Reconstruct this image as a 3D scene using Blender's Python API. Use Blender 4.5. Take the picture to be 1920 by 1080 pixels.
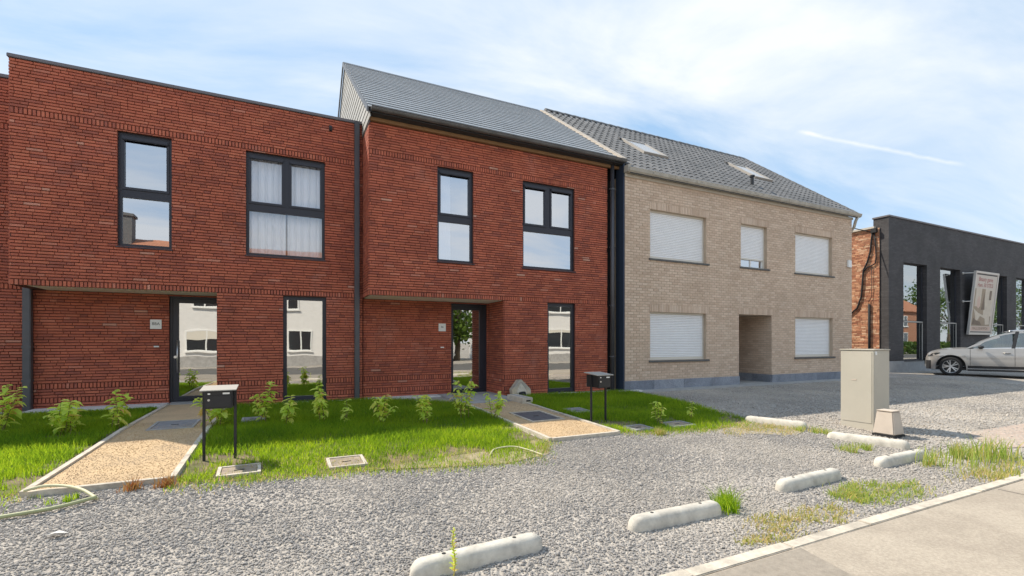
import bpy, bmesh, math, random
import numpy as np
from mathutils import Matrix, Vector, Euler

for o in list(bpy.data.objects): bpy.data.objects.remove(o)
S = bpy.context.scene
COL = S.collection
R = math.radians
random.seed(7); np.random.seed(7)

# ------------------------------------------------------------------ camera
CAMH = 1.35
cd = bpy.data.cameras.new('camera'); cam = bpy.data.objects.new('camera', cd); COL.objects.link(cam)
cam.location = (0, 0, CAMH)
YAW = math.atan(430 / 886)
cam.rotation_euler = (R(90), 0, -YAW)
cd.sensor_width = 36; cd.lens = 36 * 886 / 1920; cd.shift_y = 101 / 1920
cd.clip_start = 0.05; cd.clip_end = 3000
S.camera = cam

# ------------------------------------------------------------------ sun, sky, exposure
SUN = Vector((-0.55, 0.675, 1.0)).normalized()
sl = bpy.data.lights.new('sun', 'SUN'); sun = bpy.data.objects.new('sun', sl); COL.objects.link(sun)
sl.energy = 2.0; sl.angle = R(0.5); sl.color = (1.0, 0.90, 0.76)
sun.rotation_euler = (-SUN).to_track_quat('-Z', 'Y').to_euler()
sun.location = (-20, 30, 40)

W = bpy.data.worlds.new('World'); S.world = W; W.use_nodes = True
wt = W.node_tree; wn = wt.nodes; wl = wt.links; wn.clear()
def wnode(t, **k):
    n = wn.new(t)
    for a, b in k.items(): setattr(n, a, b)
    return n
sky = wnode('ShaderNodeTexSky', sky_type='NISHITA', sun_disc=False, sun_elevation=math.asin(SUN.z),
            sun_rotation=math.atan2(SUN.x, SUN.y), air_density=1.0, dust_density=0.0, ozone_density=1.6)
tc = wnode('ShaderNodeTexCoord')
sep = wnode('ShaderNodeSeparateXYZ'); wl.new(tc.outputs['Generated'], sep.inputs[0])
def wmath(op, a, b=None, c=None):
    n = wnode('ShaderNodeMath', operation=op)
    for i, v in enumerate((a, b, c)):
        if v is None: continue
        if isinstance(v, (int, float)): n.inputs[i].default_value = v
        else: wl.new(v, n.inputs[i])
    return n.outputs[0]
# cirrus laid on a flat high layer
den = wmath('ADD', wmath('MAXIMUM', sep.outputs[2], 0.0), 0.22)
cx = wmath('DIVIDE', sep.outputs[0], den); cy = wmath('DIVIDE', sep.outputs[1], den)
cv = wnode('ShaderNodeCombineXYZ'); wl.new(cx, cv.inputs[0]); wl.new(cy, cv.inputs[1])
mp = wnode('ShaderNodeMapping'); mp.inputs['Rotation'].default_value = (0, 0, R(24)); mp.inputs['Scale'].default_value = (0.62, 1.5, 1); mp.inputs['Location'].default_value = (3.3, 8.2, 0)
wl.new(cv.outputs[0], mp.inputs[0])
n1 = wnode('ShaderNodeTexNoise'); n1.inputs['Scale'].default_value = 1.15; n1.inputs['Detail'].default_value = 9; n1.inputs['Roughness'].default_value = 0.56; n1.inputs['Distortion'].default_value = 0.55
wl.new(mp.outputs[0], n1.inputs['Vector'])
cr = wnode('ShaderNodeValToRGB'); cr.color_ramp.elements[0].position = 0.36; cr.color_ramp.elements[1].position = 0.66
wl.new(n1.outputs['Fac'], cr.inputs[0])
# haze brightening towards the horizon
hz = wmath('POWER', wmath('SUBTRACT', 1.0, wmath('MINIMUM', wmath('MAXIMUM', sep.outputs[2], 0.0), 1.0)), 4.0)
cl = wmath('MINIMUM', wmath('ADD', wmath('MULTIPLY', cr.outputs[0], 0.88), wmath('MULTIPLY', hz, 0.5)), 0.97)
# vapour trail: a thin great-circle arc
def pix(u, v):
    l = (u - 960) / 886; s, c = math.sin(YAW), math.cos(YAW)
    return Vector((s + l * c, c - l * s, (641 - v) / 886)).normalized()
ta, tb = pix(1490, 246), pix(1812, 311)
tn = ta.cross(tb).normalized(); tm = (ta + tb).normalized(); half = math.acos(ta.dot(tm))
def wdot(v):
    n = wnode('ShaderNodeVectorMath', operation='DOT_PRODUCT'); wl.new(tc.outputs['Generated'], n.inputs[0]); n.inputs[1].default_value = v
    return n.outputs['Value']
n2 = wnode('ShaderNodeTexNoise'); n2.inputs['Scale'].default_value = 26; n2.inputs['Detail'].default_value = 4; wl.new(tc.outputs['Generated'], n2.inputs['Vector'])
wob = wmath('MULTIPLY', wmath('SUBTRACT', n2.outputs['Fac'], 0.5), 0.008)
dist = wmath('ABSOLUTE', wmath('ADD', wdot(tn), wob))
band = wmath('MAXIMUM', wmath('SUBTRACT', 1.0, wmath('DIVIDE', dist, 0.0040)), 0.0)
along = wmath('MINIMUM', wmath('MAXIMUM', wmath('MULTIPLY', wmath('SUBTRACT', wdot(tm), math.cos(half)), 420), 0.0), 1.0)
trail = wmath('MULTIPLY', wmath('MULTIPLY', band, along), wmath('MULTIPLY', n2.outputs['Fac'], 0.62))
fac = wmath('MINIMUM', wmath('ADD', cl, trail), 1.0)
mx = wnode('ShaderNodeMixRGB'); wl.new(fac, mx.inputs[0])
# sky blue
SKYGAIN = 1.0
hs_ = wnode('ShaderNodeHueSaturation'); hs_.inputs['Saturation'].default_value = 1.0; hs_.inputs['Hue'].default_value = 0.5; wl.new(sky.outputs[0], hs_.inputs['Color']); 
veil = wnode('ShaderNodeMixRGB'); veil.inputs[0].default_value = 0.90; wl.new(hs_.outputs[0], veil.inputs[1]); veil.inputs[2].default_value = (0.72, 1.2, 1.78, 1)   # thin even high veil
wl.new(veil.outputs[0], mx.inputs[1]); mx.inputs[2].default_value = (2.3, 2.36, 2.4, 1)
bg = wnode('ShaderNodeBackground'); bg.inputs[1].default_value = 0.15; wl.new(mx.outputs[0], bg.inputs[0])
wo = wnode('ShaderNodeOutputWorld'); wl.new(bg.outputs[0], wo.inputs[0])

S.view_settings.view_transform = 'Standard'; S.view_settings.look = 'None'
S.view_settings.exposure = 1.6; S.view_settings.gamma = 1
S.render.engine = 'CYCLES'

# ------------------------------------------------------------------ materials
def mat(name, color=(0.5, 0.5, 0.5), rough=0.7, metal=0.0, var=0.0, vscale=4.0, bump=0.0, bscale=40.0, spec=0.5, coat=0.0, color2=None, c2scale=2.0, c2pos=(0.45, 0.6), stretch=None):
    m = bpy.data.materials.new(name); m.use_nodes = True
    nt = m.node_tree; N = nt.nodes; L = nt.links; b = N['Principled BSDF']
    b.inputs['Base Color'].default_value = (*color, 1); b.inputs['Roughness'].default_value = rough
    b.inputs['Metallic'].default_value = metal; b.inputs['Specular IOR Level'].default_value = spec
    if coat: b.inputs['Coat Weight'].default_value = coat; b.inputs['Coat Roughness'].default_value = 0.05
    g = N.new('ShaderNodeNewGeometry'); pos = g.outputs['Position']
    if stretch:
        mpn = N.new('ShaderNodeMapping'); mpn.inputs['Scale'].default_value = stretch; L.new(pos, mpn.inputs[0]); pos = mpn.outputs[0]
    cur = None
    if color2:
        t = N.new('ShaderNodeTexNoise'); t.inputs['Scale'].default_value = c2scale; t.inputs['Detail'].default_value = 6; t.inputs['Roughness'].default_value = 0.62; L.new(pos, t.inputs['Vector'])
        r = N.new('ShaderNodeValToRGB'); r.color_ramp.elements[0].position, r.color_ramp.elements[1].position = c2pos
        r.color_ramp.elements[0].color = (*color, 1); r.color_ramp.elements[1].color = (*color2, 1)
        L.new(t.outputs['Fac'], r.inputs[0]); cur = r.outputs[0]
    if var:
        t = N.new('ShaderNodeTexNoise'); t.inputs['Scale'].default_value = vscale; t.inputs['Detail'].default_value = 7; t.inputs['Roughness'].default_value = 0.65; L.new(pos, t.inputs['Vector'])
        mr = N.new('ShaderNodeMapRange'); mr.inputs[1].default_value = 0.25; mr.inputs[2].default_value = 0.75; mr.inputs[3].default_value = 1 - var; mr.inputs[4].default_value = 1 + var
        L.new(t.outputs['Fac'], mr.inputs[0])
        mm = N.new('ShaderNodeMixRGB'); mm.blend_type = 'MULTIPLY'; mm.inputs[0].default_value = 1
        if cur: L.new(cur, mm.inputs[1])
        else: mm.inputs[1].default_value = (*color, 1)
        L.new(mr.outputs[0], mm.inputs[2]); cur = mm.outputs[0]
    if cur: L.new(cur, b.inputs['Base Color'])
    if bump:
        t = N.new('ShaderNodeTexNoise'); t.inputs['Scale'].default_value = bscale; t.inputs['Detail'].default_value = 5; L.new(pos, t.inputs['Vector'])
        bp = N.new('ShaderNodeBump'); bp.inputs['Strength'].default_value = bump; bp.inputs['Distance'].default_value = 0.01
        L.new(t.outputs['Fac'], bp.inputs['Height']); L.new(bp.outputs[0], b.inputs['Normal'])
    return m

def piece_mat(name, stops, rough=0.8, bump=0.35, bscale=90, patch=0.22, pscale=0.9, spec=0.3, bloom=None):
    """colour picked per piece: by mesh island in a joined mesh, by object for single pieces"""
    m = bpy.data.materials.new(name); m.use_nodes = True
    nt = m.node_tree; N = nt.nodes; L = nt.links; b = N['Principled BSDF']
    b.inputs['Roughness'].default_value = rough; b.inputs['Specular IOR Level'].default_value = spec
    g = N.new('ShaderNodeNewGeometry'); oi = N.new('ShaderNodeObjectInfo')
    a = N.new('ShaderNodeMath'); a.operation = 'ADD'; L.new(g.outputs['Random Per Island'], a.inputs[0]); L.new(oi.outputs['Random'], a.inputs[1])
    fr = N.new('ShaderNodeMath'); fr.operation = 'FRACT'; L.new(a.outputs[0], fr.inputs[0])
    r = N.new('ShaderNodeValToRGB'); e = r.color_ramp.elements
    while len(e) > 1: e.remove(e[0])
    e[0].position = stops[0][0]; e[0].color = (*stops[0][1], 1)
    for p, c in stops[1:]:
        q = e.new(p); q.color = (*c, 1)
    L.new(fr.outputs[0], r.inputs[0])
    t = N.new('ShaderNodeTexNoise'); t.inputs['Scale'].default_value = pscale; t.inputs['Detail'].default_value = 6; t.inputs['Roughness'].default_value = 0.7; L.new(g.outputs['Position'], t.inputs['Vector'])
    mr = N.new('ShaderNodeMapRange'); mr.inputs[1].default_value = 0.3; mr.inputs[2].default_value = 0.7; mr.inputs[3].default_value = 1 - patch; mr.inputs[4].default_value = 1 + patch
    L.new(t.outputs['Fac'], mr.inputs[0])
    t2 = N.new('ShaderNodeTexNoise'); t2.inputs['Scale'].default_value = bscale; t2.inputs['Detail'].default_value = 4; L.new(g.outputs['Position'], t2.inputs['Vector'])
    mr2 = N.new('ShaderNodeMapRange'); mr2.inputs[1].default_value = 0.3; mr2.inputs[2].default_value = 0.7; mr2.inputs[3].default_value = 0.82; mr2.inputs[4].default_value = 1.18
    L.new(t2.outputs['Fac'], mr2.inputs[0])
    mu = N.new('ShaderNodeMath'); mu.operation = 'MULTIPLY'; L.new(mr.outputs[0], mu.inputs[0]); L.new(mr2.outputs[0], mu.inputs[1])
    mm = N.new('ShaderNodeMixRGB'); mm.blend_type = 'MULTIPLY'; mm.inputs[0].default_value = 1
    L.new(r.outputs[0], mm.inputs[1]); L.new(mu.outputs[0], mm.inputs[2]); last = mm.outputs[0]
    if bloom:
        t3 = N.new('ShaderNodeTexNoise'); t3.inputs['Scale'].default_value = 1.1; t3.inputs['Detail'].default_value = 7; t3.inputs['Roughness'].default_value = 0.72; L.new(g.outputs['Position'], t3.inputs['Vector'])
        m3 = N.new('ShaderNodeMapRange'); m3.inputs[1].default_value = 0.56; m3.inputs[2].default_value = 0.80; m3.inputs[4].default_value = 0.5; L.new(t3.outputs['Fac'], m3.inputs[0])
        mb_ = N.new('ShaderNodeMixRGB'); L.new(m3.outputs[0], mb_.inputs[0]); L.new(last, mb_.inputs[1]); mb_.inputs[2].default_value = (*bloom, 1); last = mb_.outputs[0]
    L.new(last, b.inputs['Base Color'])
    if bump:
        bp = N.new('ShaderNodeBump'); bp.inputs['Strength'].default_value = bump; bp.inputs['Distance'].default_value = 0.004
        L.new(t2.outputs['Fac'], bp.inputs['Height']); L.new(bp.outputs[0], b.inputs['Normal'])
    return m

def glass_mat(name, refl=0.55, tint=(0.75, 0.8, 0.88), gcol=(0.92, 0.95, 1.0), wave=0.0):
    m = bpy.data.materials.new(name); m.use_nodes = True
    nt = m.node_tree; N = nt.nodes; L = nt.links; N.clear()
    out = N.new('ShaderNodeOutputMaterial'); mixn = N.new('ShaderNodeMixShader')
    tr = N.new('ShaderNodeBsdfTransparent'); tr.inputs[0].default_value = (*tint, 1)
    gl = N.new('ShaderNodeBsdfGlossy'); gl.inputs[0].default_value = (*gcol, 1); gl.inputs['Roughness'].default_value = 0.01
    lw = N.new('ShaderNodeLayerWeight'); lw.inputs[0].default_value = 0.25
    mr = N.new('ShaderNodeMapRange'); mr.inputs[3].default_value = refl; mr.inputs[4].default_value = 0.97
    L.new(lw.outputs['Fresnel'], mr.inputs[0]); L.new(mr.outputs[0], mixn.inputs[0])
    L.new(tr.outputs[0], mixn.inputs[1]); L.new(gl.outputs[0], mixn.inputs[2]); L.new(mixn.outputs[0], out.inputs[0])
    if wave:
        g = N.new('ShaderNodeNewGeometry'); t = N.new('ShaderNodeTexNoise'); t.inputs['Scale'].default_value = 1.6; t.inputs['Detail'].default_value = 1; L.new(g.outputs['Position'], t.inputs['Vector'])
        bp = N.new('ShaderNodeBump'); bp.inputs['Strength'].default_value = wave; bp.inputs['Distance'].default_value = 0.01
        L.new(t.outputs['Fac'], bp.inputs['Height']); L.new(bp.outputs[0], gl.inputs['Normal'])
    return m

def leaf_mat(name, stops, trans=0.35, rough=0.55, patch=0.0, pscale=0.5):
    m = bpy.data.materials.new(name); m.use_nodes = True
    nt = m.node_tree; N = nt.nodes; L = nt.links; N.clear()
    out = N.new('ShaderNodeOutputMaterial'); mixn = N.new('ShaderNodeMixShader'); mixn.inputs[0].default_value = trans
    d = N.new('ShaderNodeBsdfPrincipled'); d.inputs['Roughness'].default_value = rough; d.inputs['Specular IOR Level'].default_value = 0.25
    t = N.new('ShaderNodeBsdfTranslucent')
    g = N.new('ShaderNodeNewGeometry'); oi = N.new('ShaderNodeObjectInfo')
    a = N.new('ShaderNodeMath'); a.operation = 'ADD'; L.new(g.outputs['Random Per Island'], a.inputs[0]); L.new(oi.outputs['Random'], a.inputs[1])
    fr = N.new('ShaderNodeMath'); fr.operation = 'FRACT'; L.new(a.outputs[0], fr.inputs[0])
    src = fr.outputs[0]
    if patch:
        nz = N.new('ShaderNodeTexNoise'); nz.inputs['Scale'].default_value = pscale; nz.inputs['Detail'].default_value = 4; L.new(g.outputs['Position'], nz.inputs['Vector'])
        ms = N.new('ShaderNodeMath'); ms.operation = 'MULTIPLY_ADD'; L.new(nz.outputs['Fac'], ms.inputs[0]); ms.inputs[1].default_value = patch * 2.2; ms.inputs[2].default_value = -patch * 1.1
        ad = N.new('ShaderNodeMath'); ad.operation = 'MULTIPLY_ADD'; ad.use_clamp = True; L.new(fr.outputs[0], ad.inputs[0]); ad.inputs[1].default_value = 1 - patch * 0.6; L.new(ms.outputs[0], ad.inputs[2]); src = ad.outputs[0]
    r = N.new('ShaderNodeValToRGB'); e = r.color_ramp.elements
    while len(e) > 1: e.remove(e[0])
    e[0].position = stops[0][0]; e[0].color = (*stops[0][1], 1)
    for p, c in stops[1:]:
        q = e.new(p); q.color = (*c, 1)
    L.new(src, r.inputs[0]); L.new(r.outputs[0], d.inputs['Base Color'])
    hs = N.new('ShaderNodeHueSaturation'); hs.inputs['Hue'].default_value = 0.478; hs.inputs['Value'].default_value = 1.75; L.new(r.outputs[0], hs.inputs['Color']); L.new(hs.outputs[0], t.inputs[0])
    L.new(d.outputs[0], mixn.inputs[1]); L.new(t.outputs[0], mixn.inputs[2]); L.new(mixn.outputs[0], out.inputs[0])
    return m

M = {}
M['red_brick'] = piece_mat('red_brick', [(0, (0.31, 0.095, 0.066)), (0.10, (0.365, 0.106, 0.069)), (0.40, (0.435, 0.122, 0.072)), (0.7, (0.465, 0.132, 0.077)), (0.96, (0.50, 0.153, 0.088)), (0.993, (0.50, 0.18, 0.12)), (1, (0.56, 0.30, 0.22))], patch=0.2, pscale=1.5, bloom=(0.50, 0.27, 0.22))
M['red_mortar'] = mat('red_mortar', (0.115, 0.042, 0.031), 0.95, var=0.25, vscale=6, bump=0.4, bscale=120)
M['tan_brick'] = piece_mat('tan_brick', [(0, (0.55, 0.41, 0.305)), (0.3, (0.61, 0.465, 0.35)), (0.7, (0.65, 0.505, 0.385)), (1, (0.69, 0.55, 0.43))], patch=0.08)
M['tan_mortar'] = mat('tan_mortar', (0.49, 0.385, 0.29), 0.95, var=0.18, vscale=3, bump=0.3, bscale=120)
M['old_brick'] = piece_mat('old_brick', [(0, (0.30, 0.12, 0.07)), (0.35, (0.46, 0.21, 0.12)), (0.75, (0.58, 0.31, 0.18)), (1, (0.66, 0.45, 0.30))], patch=0.22, pscale=1.6, bump=0.6)
M['old_mortar'] = mat('old_mortar', (0.42, 0.30, 0.21), 0.95, var=0.3, vscale=3, bump=0.4)
M['anthracite'] = mat('anthracite', (0.022, 0.024, 0.036), 0.45, spec=0.5)
M['anthracite_pipe'] = mat('anthracite_pipe', (0.085, 0.087, 0.098), 0.4, metal=0.3, var=0.15)
M['zinc'] = mat('zinc', (0.13, 0.13, 0.132), 0.45, metal=0.4, var=0.25, vscale=3)
M['coping'] = mat('coping', (0.16, 0.145, 0.15), 0.5, metal=0.4)
M['soffit'] = mat('soffit', (0.90, 0.84, 0.72), 0.8, var=0.06)
M['timber'] = mat('timber', (0.26, 0.145, 0.065), 0.7, var=0.25, vscale=6, stretch=(0.5, 4, 4))
M['glass'] = glass_mat('window_glass', 0.60, wave=0.08)
M['curtain_glass'] = glass_mat('curtain_glass', 0.22, (.95, .96, .98), wave=0.08)
M['door_glass'] = glass_mat('door_glass', 0.62, gcol=(.93, .92, .88), wave=0.12)
M['shop_glass'] = glass_mat('shop_glass', 0.48, gcol=(.85, .9, .92), wave=0.05)
M['curtain'] = mat('curtain', (0.93, 0.93, 0.95), 0.9)
M['room'] = mat('room', (0.30, 0.31, 0.33), 0.9)
M['slate'] = piece_mat('slate', [(0, (0.325, 0.345, 0.36)), (0.5, (0.34, 0.36, 0.375)), (1, (0.36, 0.378, 0.392))], rough=0.36, bump=0.05, patch=0.07, spec=0.6)
M['tile'] = piece_mat('tile', [(0, (0.12, 0.12, 0.12)), (0.5, (0.142, 0.141, 0.14)), (1, (0.168, 0.165, 0.163))], rough=0.5, bump=0.3, patch=0.22, spec=0.5)
M['dark_board'] = mat('dark_board', (0.035, 0.035, 0.037), 0.8)
M['cladding'] = piece_mat('cladding', [(0, (0.40, 0.39, 0.36)), (0.5, (0.45, 0.44, 0.41)), (1, (0.50, 0.49, 0.46))], rough=0.6, bump=0.1, patch=0.06)
M['verge'] = mat('verge', (0.52, 0.45, 0.37), 0.9, var=0.25, vscale=9, bump=0.6, bscale=30)
M['cream'] = mat('cream', (0.52, 0.47, 0.39), 0.6, var=0.12, vscale=2)
M['cream_gutter'] = mat('cream_gutter', (0.42, 0.39, 0.33), 0.6, var=0.25, vscale=4)
M['shutter'] = mat('shutter', (0.88, 0.88, 0.88), 0.45, var=0.04)
M['skylight_frame'] = mat('skylight_frame', (0.40, 0.37, 0.33), 0.6); M['skylight_pane'] = mat('skylight_pane', (0.42, 0.43, 0.44), 0.25)
M['shutter_base'] = mat('shutter_base', (0.68, 0.64, 0.56), 0.5)
M['sill'] = mat('sill', (0.12, 0.12, 0.115), 0.8, var=0.25, vscale=8)
M['bluestone'] = piece_mat('bluestone', [(0, (0.20, 0.22, 0.26)), (0.5, (0.26, 0.28, 0.32)), (1, (0.31, 0.33, 0.37))], patch=0.25, pscale=2.5, bump=0.3, bscale=30)
M['black_gap'] = mat('black_gap', (0.012, 0.012, 0.014), 0.9)
M['blue_flash'] = mat('blue_flash', (0.045, 0.065, 0.105), 0.5, metal=0.3)
M['white'] = mat('white', (0.8, 0.8, 0.78), 0.5)
M['print_dark'] = mat('print_dark', (0.06, 0.065, 0.07), 0.6)
M['steel'] = mat('steel', (0.6, 0.6, 0.6), 0.28, metal=0.9)
M['black_paint'] = mat('black_paint', (0.018, 0.019, 0.023), 0.42, var=0.1)
M['concrete'] = mat('concrete', (0.58, 0.545, 0.475), 0.9, var=0.2, vscale=9, bump=0.22, bscale=60, color2=(0.40, 0.37, 0.32), c2scale=7, c2pos=(.46, .74))
M['concrete_grey'] = mat('concrete_grey', (0.36, 0.355, 0.345), 0.9, var=0.25, vscale=5, bump=0.4, bscale=60)
M['mortar_strip'] = mat('mortar_strip', (0.62, 0.61, 0.59), 0.95, var=0.25, vscale=6, bump=0.7, bscale=18)
M['edging'] = mat('edging', (0.55, 0.495, 0.41), 0.9, var=0.3, vscale=9, bump=0.4, color2=(.40, .36, .30), c2scale=3, c2pos=(.5, .7))
M['cabinet'] = mat('cabinet', (0.48, 0.45, 0.38), 0.6, var=0.07, vscale=1.5, bump=0.05, bscale=300)
M['cabinet_small'] = mat('cabinet_small', (0.55, 0.475, 0.40), 0.65, var=0.1, vscale=5)
M['rubber'] = mat('rubber', (0.017, 0.017, 0.018), 0.8)
M['hose'] = mat('hose', (0.36, 0.38, 0.20), 0.55, var=0.15)
M['hose_dry'] = mat('hose_dry', (0.62, 0.58, 0.36), 0.6)
M['stem'] = mat('stem', (0.20, 0.17, 0.07), 0.8, var=0.2)
M['plant_leaf'] = leaf_mat('plant_leaf', [(0, (0.36, 0.52, 0.07)), (0.45, (0.50, 0.64, 0.11)), (0.8, (0.60, 0.70, 0.16)), (0.93, (0.68, 0.64, 0.18)), (1, (0.62, 0.42, 0.15))], trans=0.5)
M['grass'] = leaf_mat('grass', [(0, (0.09, 0.20, 0.012)), (0.4, (0.18, 0.33, 0.016)), (0.8, (0.31, 0.44, 0.022)), (1, (0.45, 0.50, 0.07))], trans=0.6, patch=0.55, pscale=1.1)
M['grass_dry'] = leaf_mat('grass_dry', [(0, (0.22, 0.28, 0.05)), (0.4, (0.38, 0.39, 0.10)), (0.75, (0.54, 0.46, 0.20)), (1, (0.62, 0.48, 0.27))], trans=0.4)
M['weed'] = leaf_mat('weed', [(0, (0.16, 0.27, 0.04)), (0.55, (0.30, 0.40, 0.08)), (0.85, (0.47, 0.47, 0.15)), (1, (0.58, 0.44, 0.14))], trans=0.45)
M['red_flower'] = leaf_mat('dry_weed', [(0, (0.25, 0.10, 0.03)), (0.5, (0.36, 0.18, 0.05)), (1, (0.40, 0.30, 0.10))], trans=0.3)

# ------------------------------------------------------------------ helpers
def gz(y):                                    # ground height: the plot rises gently towards the houses
    return -0.03 * max(0.0, min(9 - y, 6.5))
def tag(o, label=None, cat=None, group=None, kind=None):
    if label: o['label'] = label
    if cat: o['category'] = cat
    if group: o['group'] = group
    if kind: o['kind'] = kind
    return o
def thing(name, loc, label, cat, group=None, rz=0.0):
    o = bpy.data.objects.new(name, None); COL.objects.link(o); o.empty_display_size = 0.2
    o.location = loc; o.rotation_euler = (0, 0, rz)
    return tag(o, label, cat, group)
def wmat(o):
    m = Matrix.LocRotScale(o.location, o.rotation_euler, o.scale)
    return wmat(o.parent) @ o.matrix_parent_inverse @ m if o.parent else m
def link(o, parent=None, world=True):
    COL.objects.link(o)
    if parent:
        o.parent = parent
        if world: o.matrix_parent_inverse = wmat(parent).inverted()
    return o
def copy_tree(o, parent=None):
    c = o.copy(); COL.objects.link(c); c.parent = parent
    if parent: c.matrix_parent_inverse = o.matrix_parent_inverse
    for ch in [x for x in bpy.data.objects if x.parent == o]: copy_tree(ch, c)
    return c
class MB:
    def __init__(s): s.v = []; s.f = []; s.m = []; s.mi = 0
    def add(s, vs, fs):
        b = len(s.v); s.v += [tuple(p) for p in vs]; s.f += [tuple(b + i for i in f) for f in fs]; s.m += [s.mi] * len(fs); return s
    def box(s, x0, x1, y0, y1, z0, z1):
        return s.add([(x0, y0, z0), (x1, y0, z0), (x1, y1, z0), (x0, y1, z0), (x0, y0, z1), (x1, y0, z1), (x1, y1, z1), (x0, y1, z1)],
                     [(0, 3, 2, 1), (4, 5, 6, 7), (0, 1, 5, 4), (1, 2, 6, 5), (2, 3, 7, 6), (3, 0, 4, 7)])
    def quad(s, *p): return s.add(p, [tuple(range(len(p)))])
    def prism(s, poly, axis, a, b):
        """poly in the two other axes, extruded along axis from a to b"""
        def P(p, t): return {'x': (t, p[0], p[1]), 'y': (p[0], t, p[1]), 'z': (p[0], p[1], t)}[axis]
        n = len(poly); vs = [P(p, a) for p in poly] + [P(p, b) for p in poly]
        return s.add(vs, [tuple(range(n))[::-1], tuple(range(n, 2 * n))] + [(i, (i + 1) % n, n + (i + 1) % n, n + i) for i in range(n)])
    def tube(s, pts, r, n=8, caps=True):
        pts = [Vector(p) for p in pts]; rs = r if isinstance(r, (list, tuple)) else [r] * len(pts)
        base = len(s.v); up = None
        for i, p in enumerate(pts):
            t = (pts[min(i + 1, len(pts) - 1)] - pts[max(i - 1, 0)]).normalized()
            if up is None: up = t.orthogonal().normalized()
            up = (up - t * up.dot(t)); up = up.normalized() if up.length > 1e-6 else t.orthogonal().normalized(); sd = t.cross(up)
            for k in range(n):
                a = 2 * math.pi * k / n; s.v.append(tuple(p + (up * math.cos(a) + sd * math.sin(a)) * rs[i]))
        for i in range(len(pts) - 1):
            for k in range(n):
                a = base + i * n + k; b = base + i * n + (k + 1) % n; s.f.append((a, b, b + n, a + n)); s.m.append(s.mi)
        if caps:
            s.f.append(tuple(base + k for k in range(n))[::-1]); s.m.append(s.mi)
            e = base + (len(pts) - 1) * n; s.f.append(tuple(e + k for k in range(n))); s.m.append(s.mi)
        return s
    def grid(s, rows, closed=False):
        """rows: list of equal-length point lists"""
        b = len(s.v); n = len(rows[0])
        for r_ in rows: s.v += [tuple(p) for p in r_]
        for i in range(len(rows) - 1):
            for k in range(n if closed else n - 1):
                s.f.append((b + i * n + k, b + i * n + (k + 1) % n, b + (i + 1) * n + (k + 1) % n, b + (i + 1) * n + k)); s.m.append(s.mi)
        return s
    def mesh(s, name, mats, smooth=False, bevel=0.0):
        me = bpy.data.meshes.new(name); me.from_pydata(s.v, [], s.f)
        for m in (mats if isinstance(mats, (list, tuple)) else [mats]): me.materials.append(M[m] if isinstance(m, str) else m)
        if any(s.m): me.polygons.foreach_set('material_index', s.m)
        if bevel:
            bm = bmesh.new(); bm.from_mesh(me); bmesh.ops.bevel(bm, geom=list(bm.edges), offset=bevel, segments=2, affect='EDGES', clamp_overlap=True); bm.to_mesh(me); bm.free()
        if smooth: me.polygons.foreach_set('use_smooth', [True] * len(me.polygons))
        me.update(); return me
    def build(s, name, mats, parent=None, smooth=False, world=True, bevel=0.0, **k):
        o = bpy.data.objects.new(name, s.mesh(name, mats, smooth, bevel)); link(o, parent, world); tag(o, **k); return o
def inst(name, me, parent, loc=(0, 0, 0), rot=(0, 0, 0), sc=(1, 1, 1), world=True):
    o = bpy.data.objects.new(name, me); o.location = loc; o.rotation_euler = rot; o.scale = sc; link(o, parent, world); return o
def text_mesh(txt, size, mname, extrude=0.0005):
    c = bpy.data.curves.new('txt', 'FONT'); c.body = txt; c.size = size; c.align_x = 'CENTER'; c.align_y = 'CENTER'; c.extrude = extrude
    o = bpy.data.objects.new('txt', c); COL.objects.link(o); dg = bpy.context.evaluated_depsgraph_get()
    me = bpy.data.meshes.new_from_object(o.evaluated_get(dg)); bpy.data.objects.remove(o); bpy.data.curves.remove(c)
    me.materials.clear(); me.materials.append(M[mname]); return me
def sub_rect(r, holes):
    out = [r]
    for (a, b, c, d) in holes:
        nx = []
        for (u0, u1, z0, z1) in out:
            if b <= u0 or a >= u1 or d <= z0 or c >= z1: nx.append((u0, u1, z0, z1)); continue
            if c > z0: nx.append((u0, u1, z0, c))
            if d < z1: nx.append((u0, u1, d, z1))
            zz0, zz1 = max(z0, c), min(z1, d)
            if a > u0: nx.append((u0, a, zz0, zz1))
            if b < u1: nx.append((b, u1, zz0, zz1))
        out = nx
    return out
CAMP = Vector((0, 0, CAMH))
class Face:
    """a vertical wall face: origin, heading rz (0 faces -y, -90 degrees faces -x); u runs along the wall"""
    def __init__(s, ox, oy, rz): s.o = Vector((ox, oy, 0)); s.rz = rz; s.du = Vector((math.cos(rz), math.sin(rz), 0)); s.n = Vector((math.sin(rz), -math.cos(rz), 0))
    def p(s, u, z, d=0.0): return s.o + s.du * u + s.n * d + Vector((0, 0, z))
def wall_backing(mb, F, rect, holes, reveal=0.1):
    for (a, b, c, d) in sub_rect(rect, holes) if rect[1] > rect[0] else []: mb.quad(F.p(a, c), F.p(b, c), F.p(b, d), F.p(a, d))
    for (a, b, c, d) in holes:
        if reveal:
            r = -reveal
            mb.quad(F.p(a, c), F.p(a, d), F.p(a, d, r), F.p(a, c, r)); mb.quad(F.p(b, c), F.p(b, c, r), F.p(b, d, r), F.p(b, d))
            mb.quad(F.p(a, d), F.p(b, d), F.p(b, d, r), F.p(a, d, r)); mb.quad(F.p(a, c), F.p(a, c, r), F.p(b, c, r), F.p(b, c))
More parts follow.
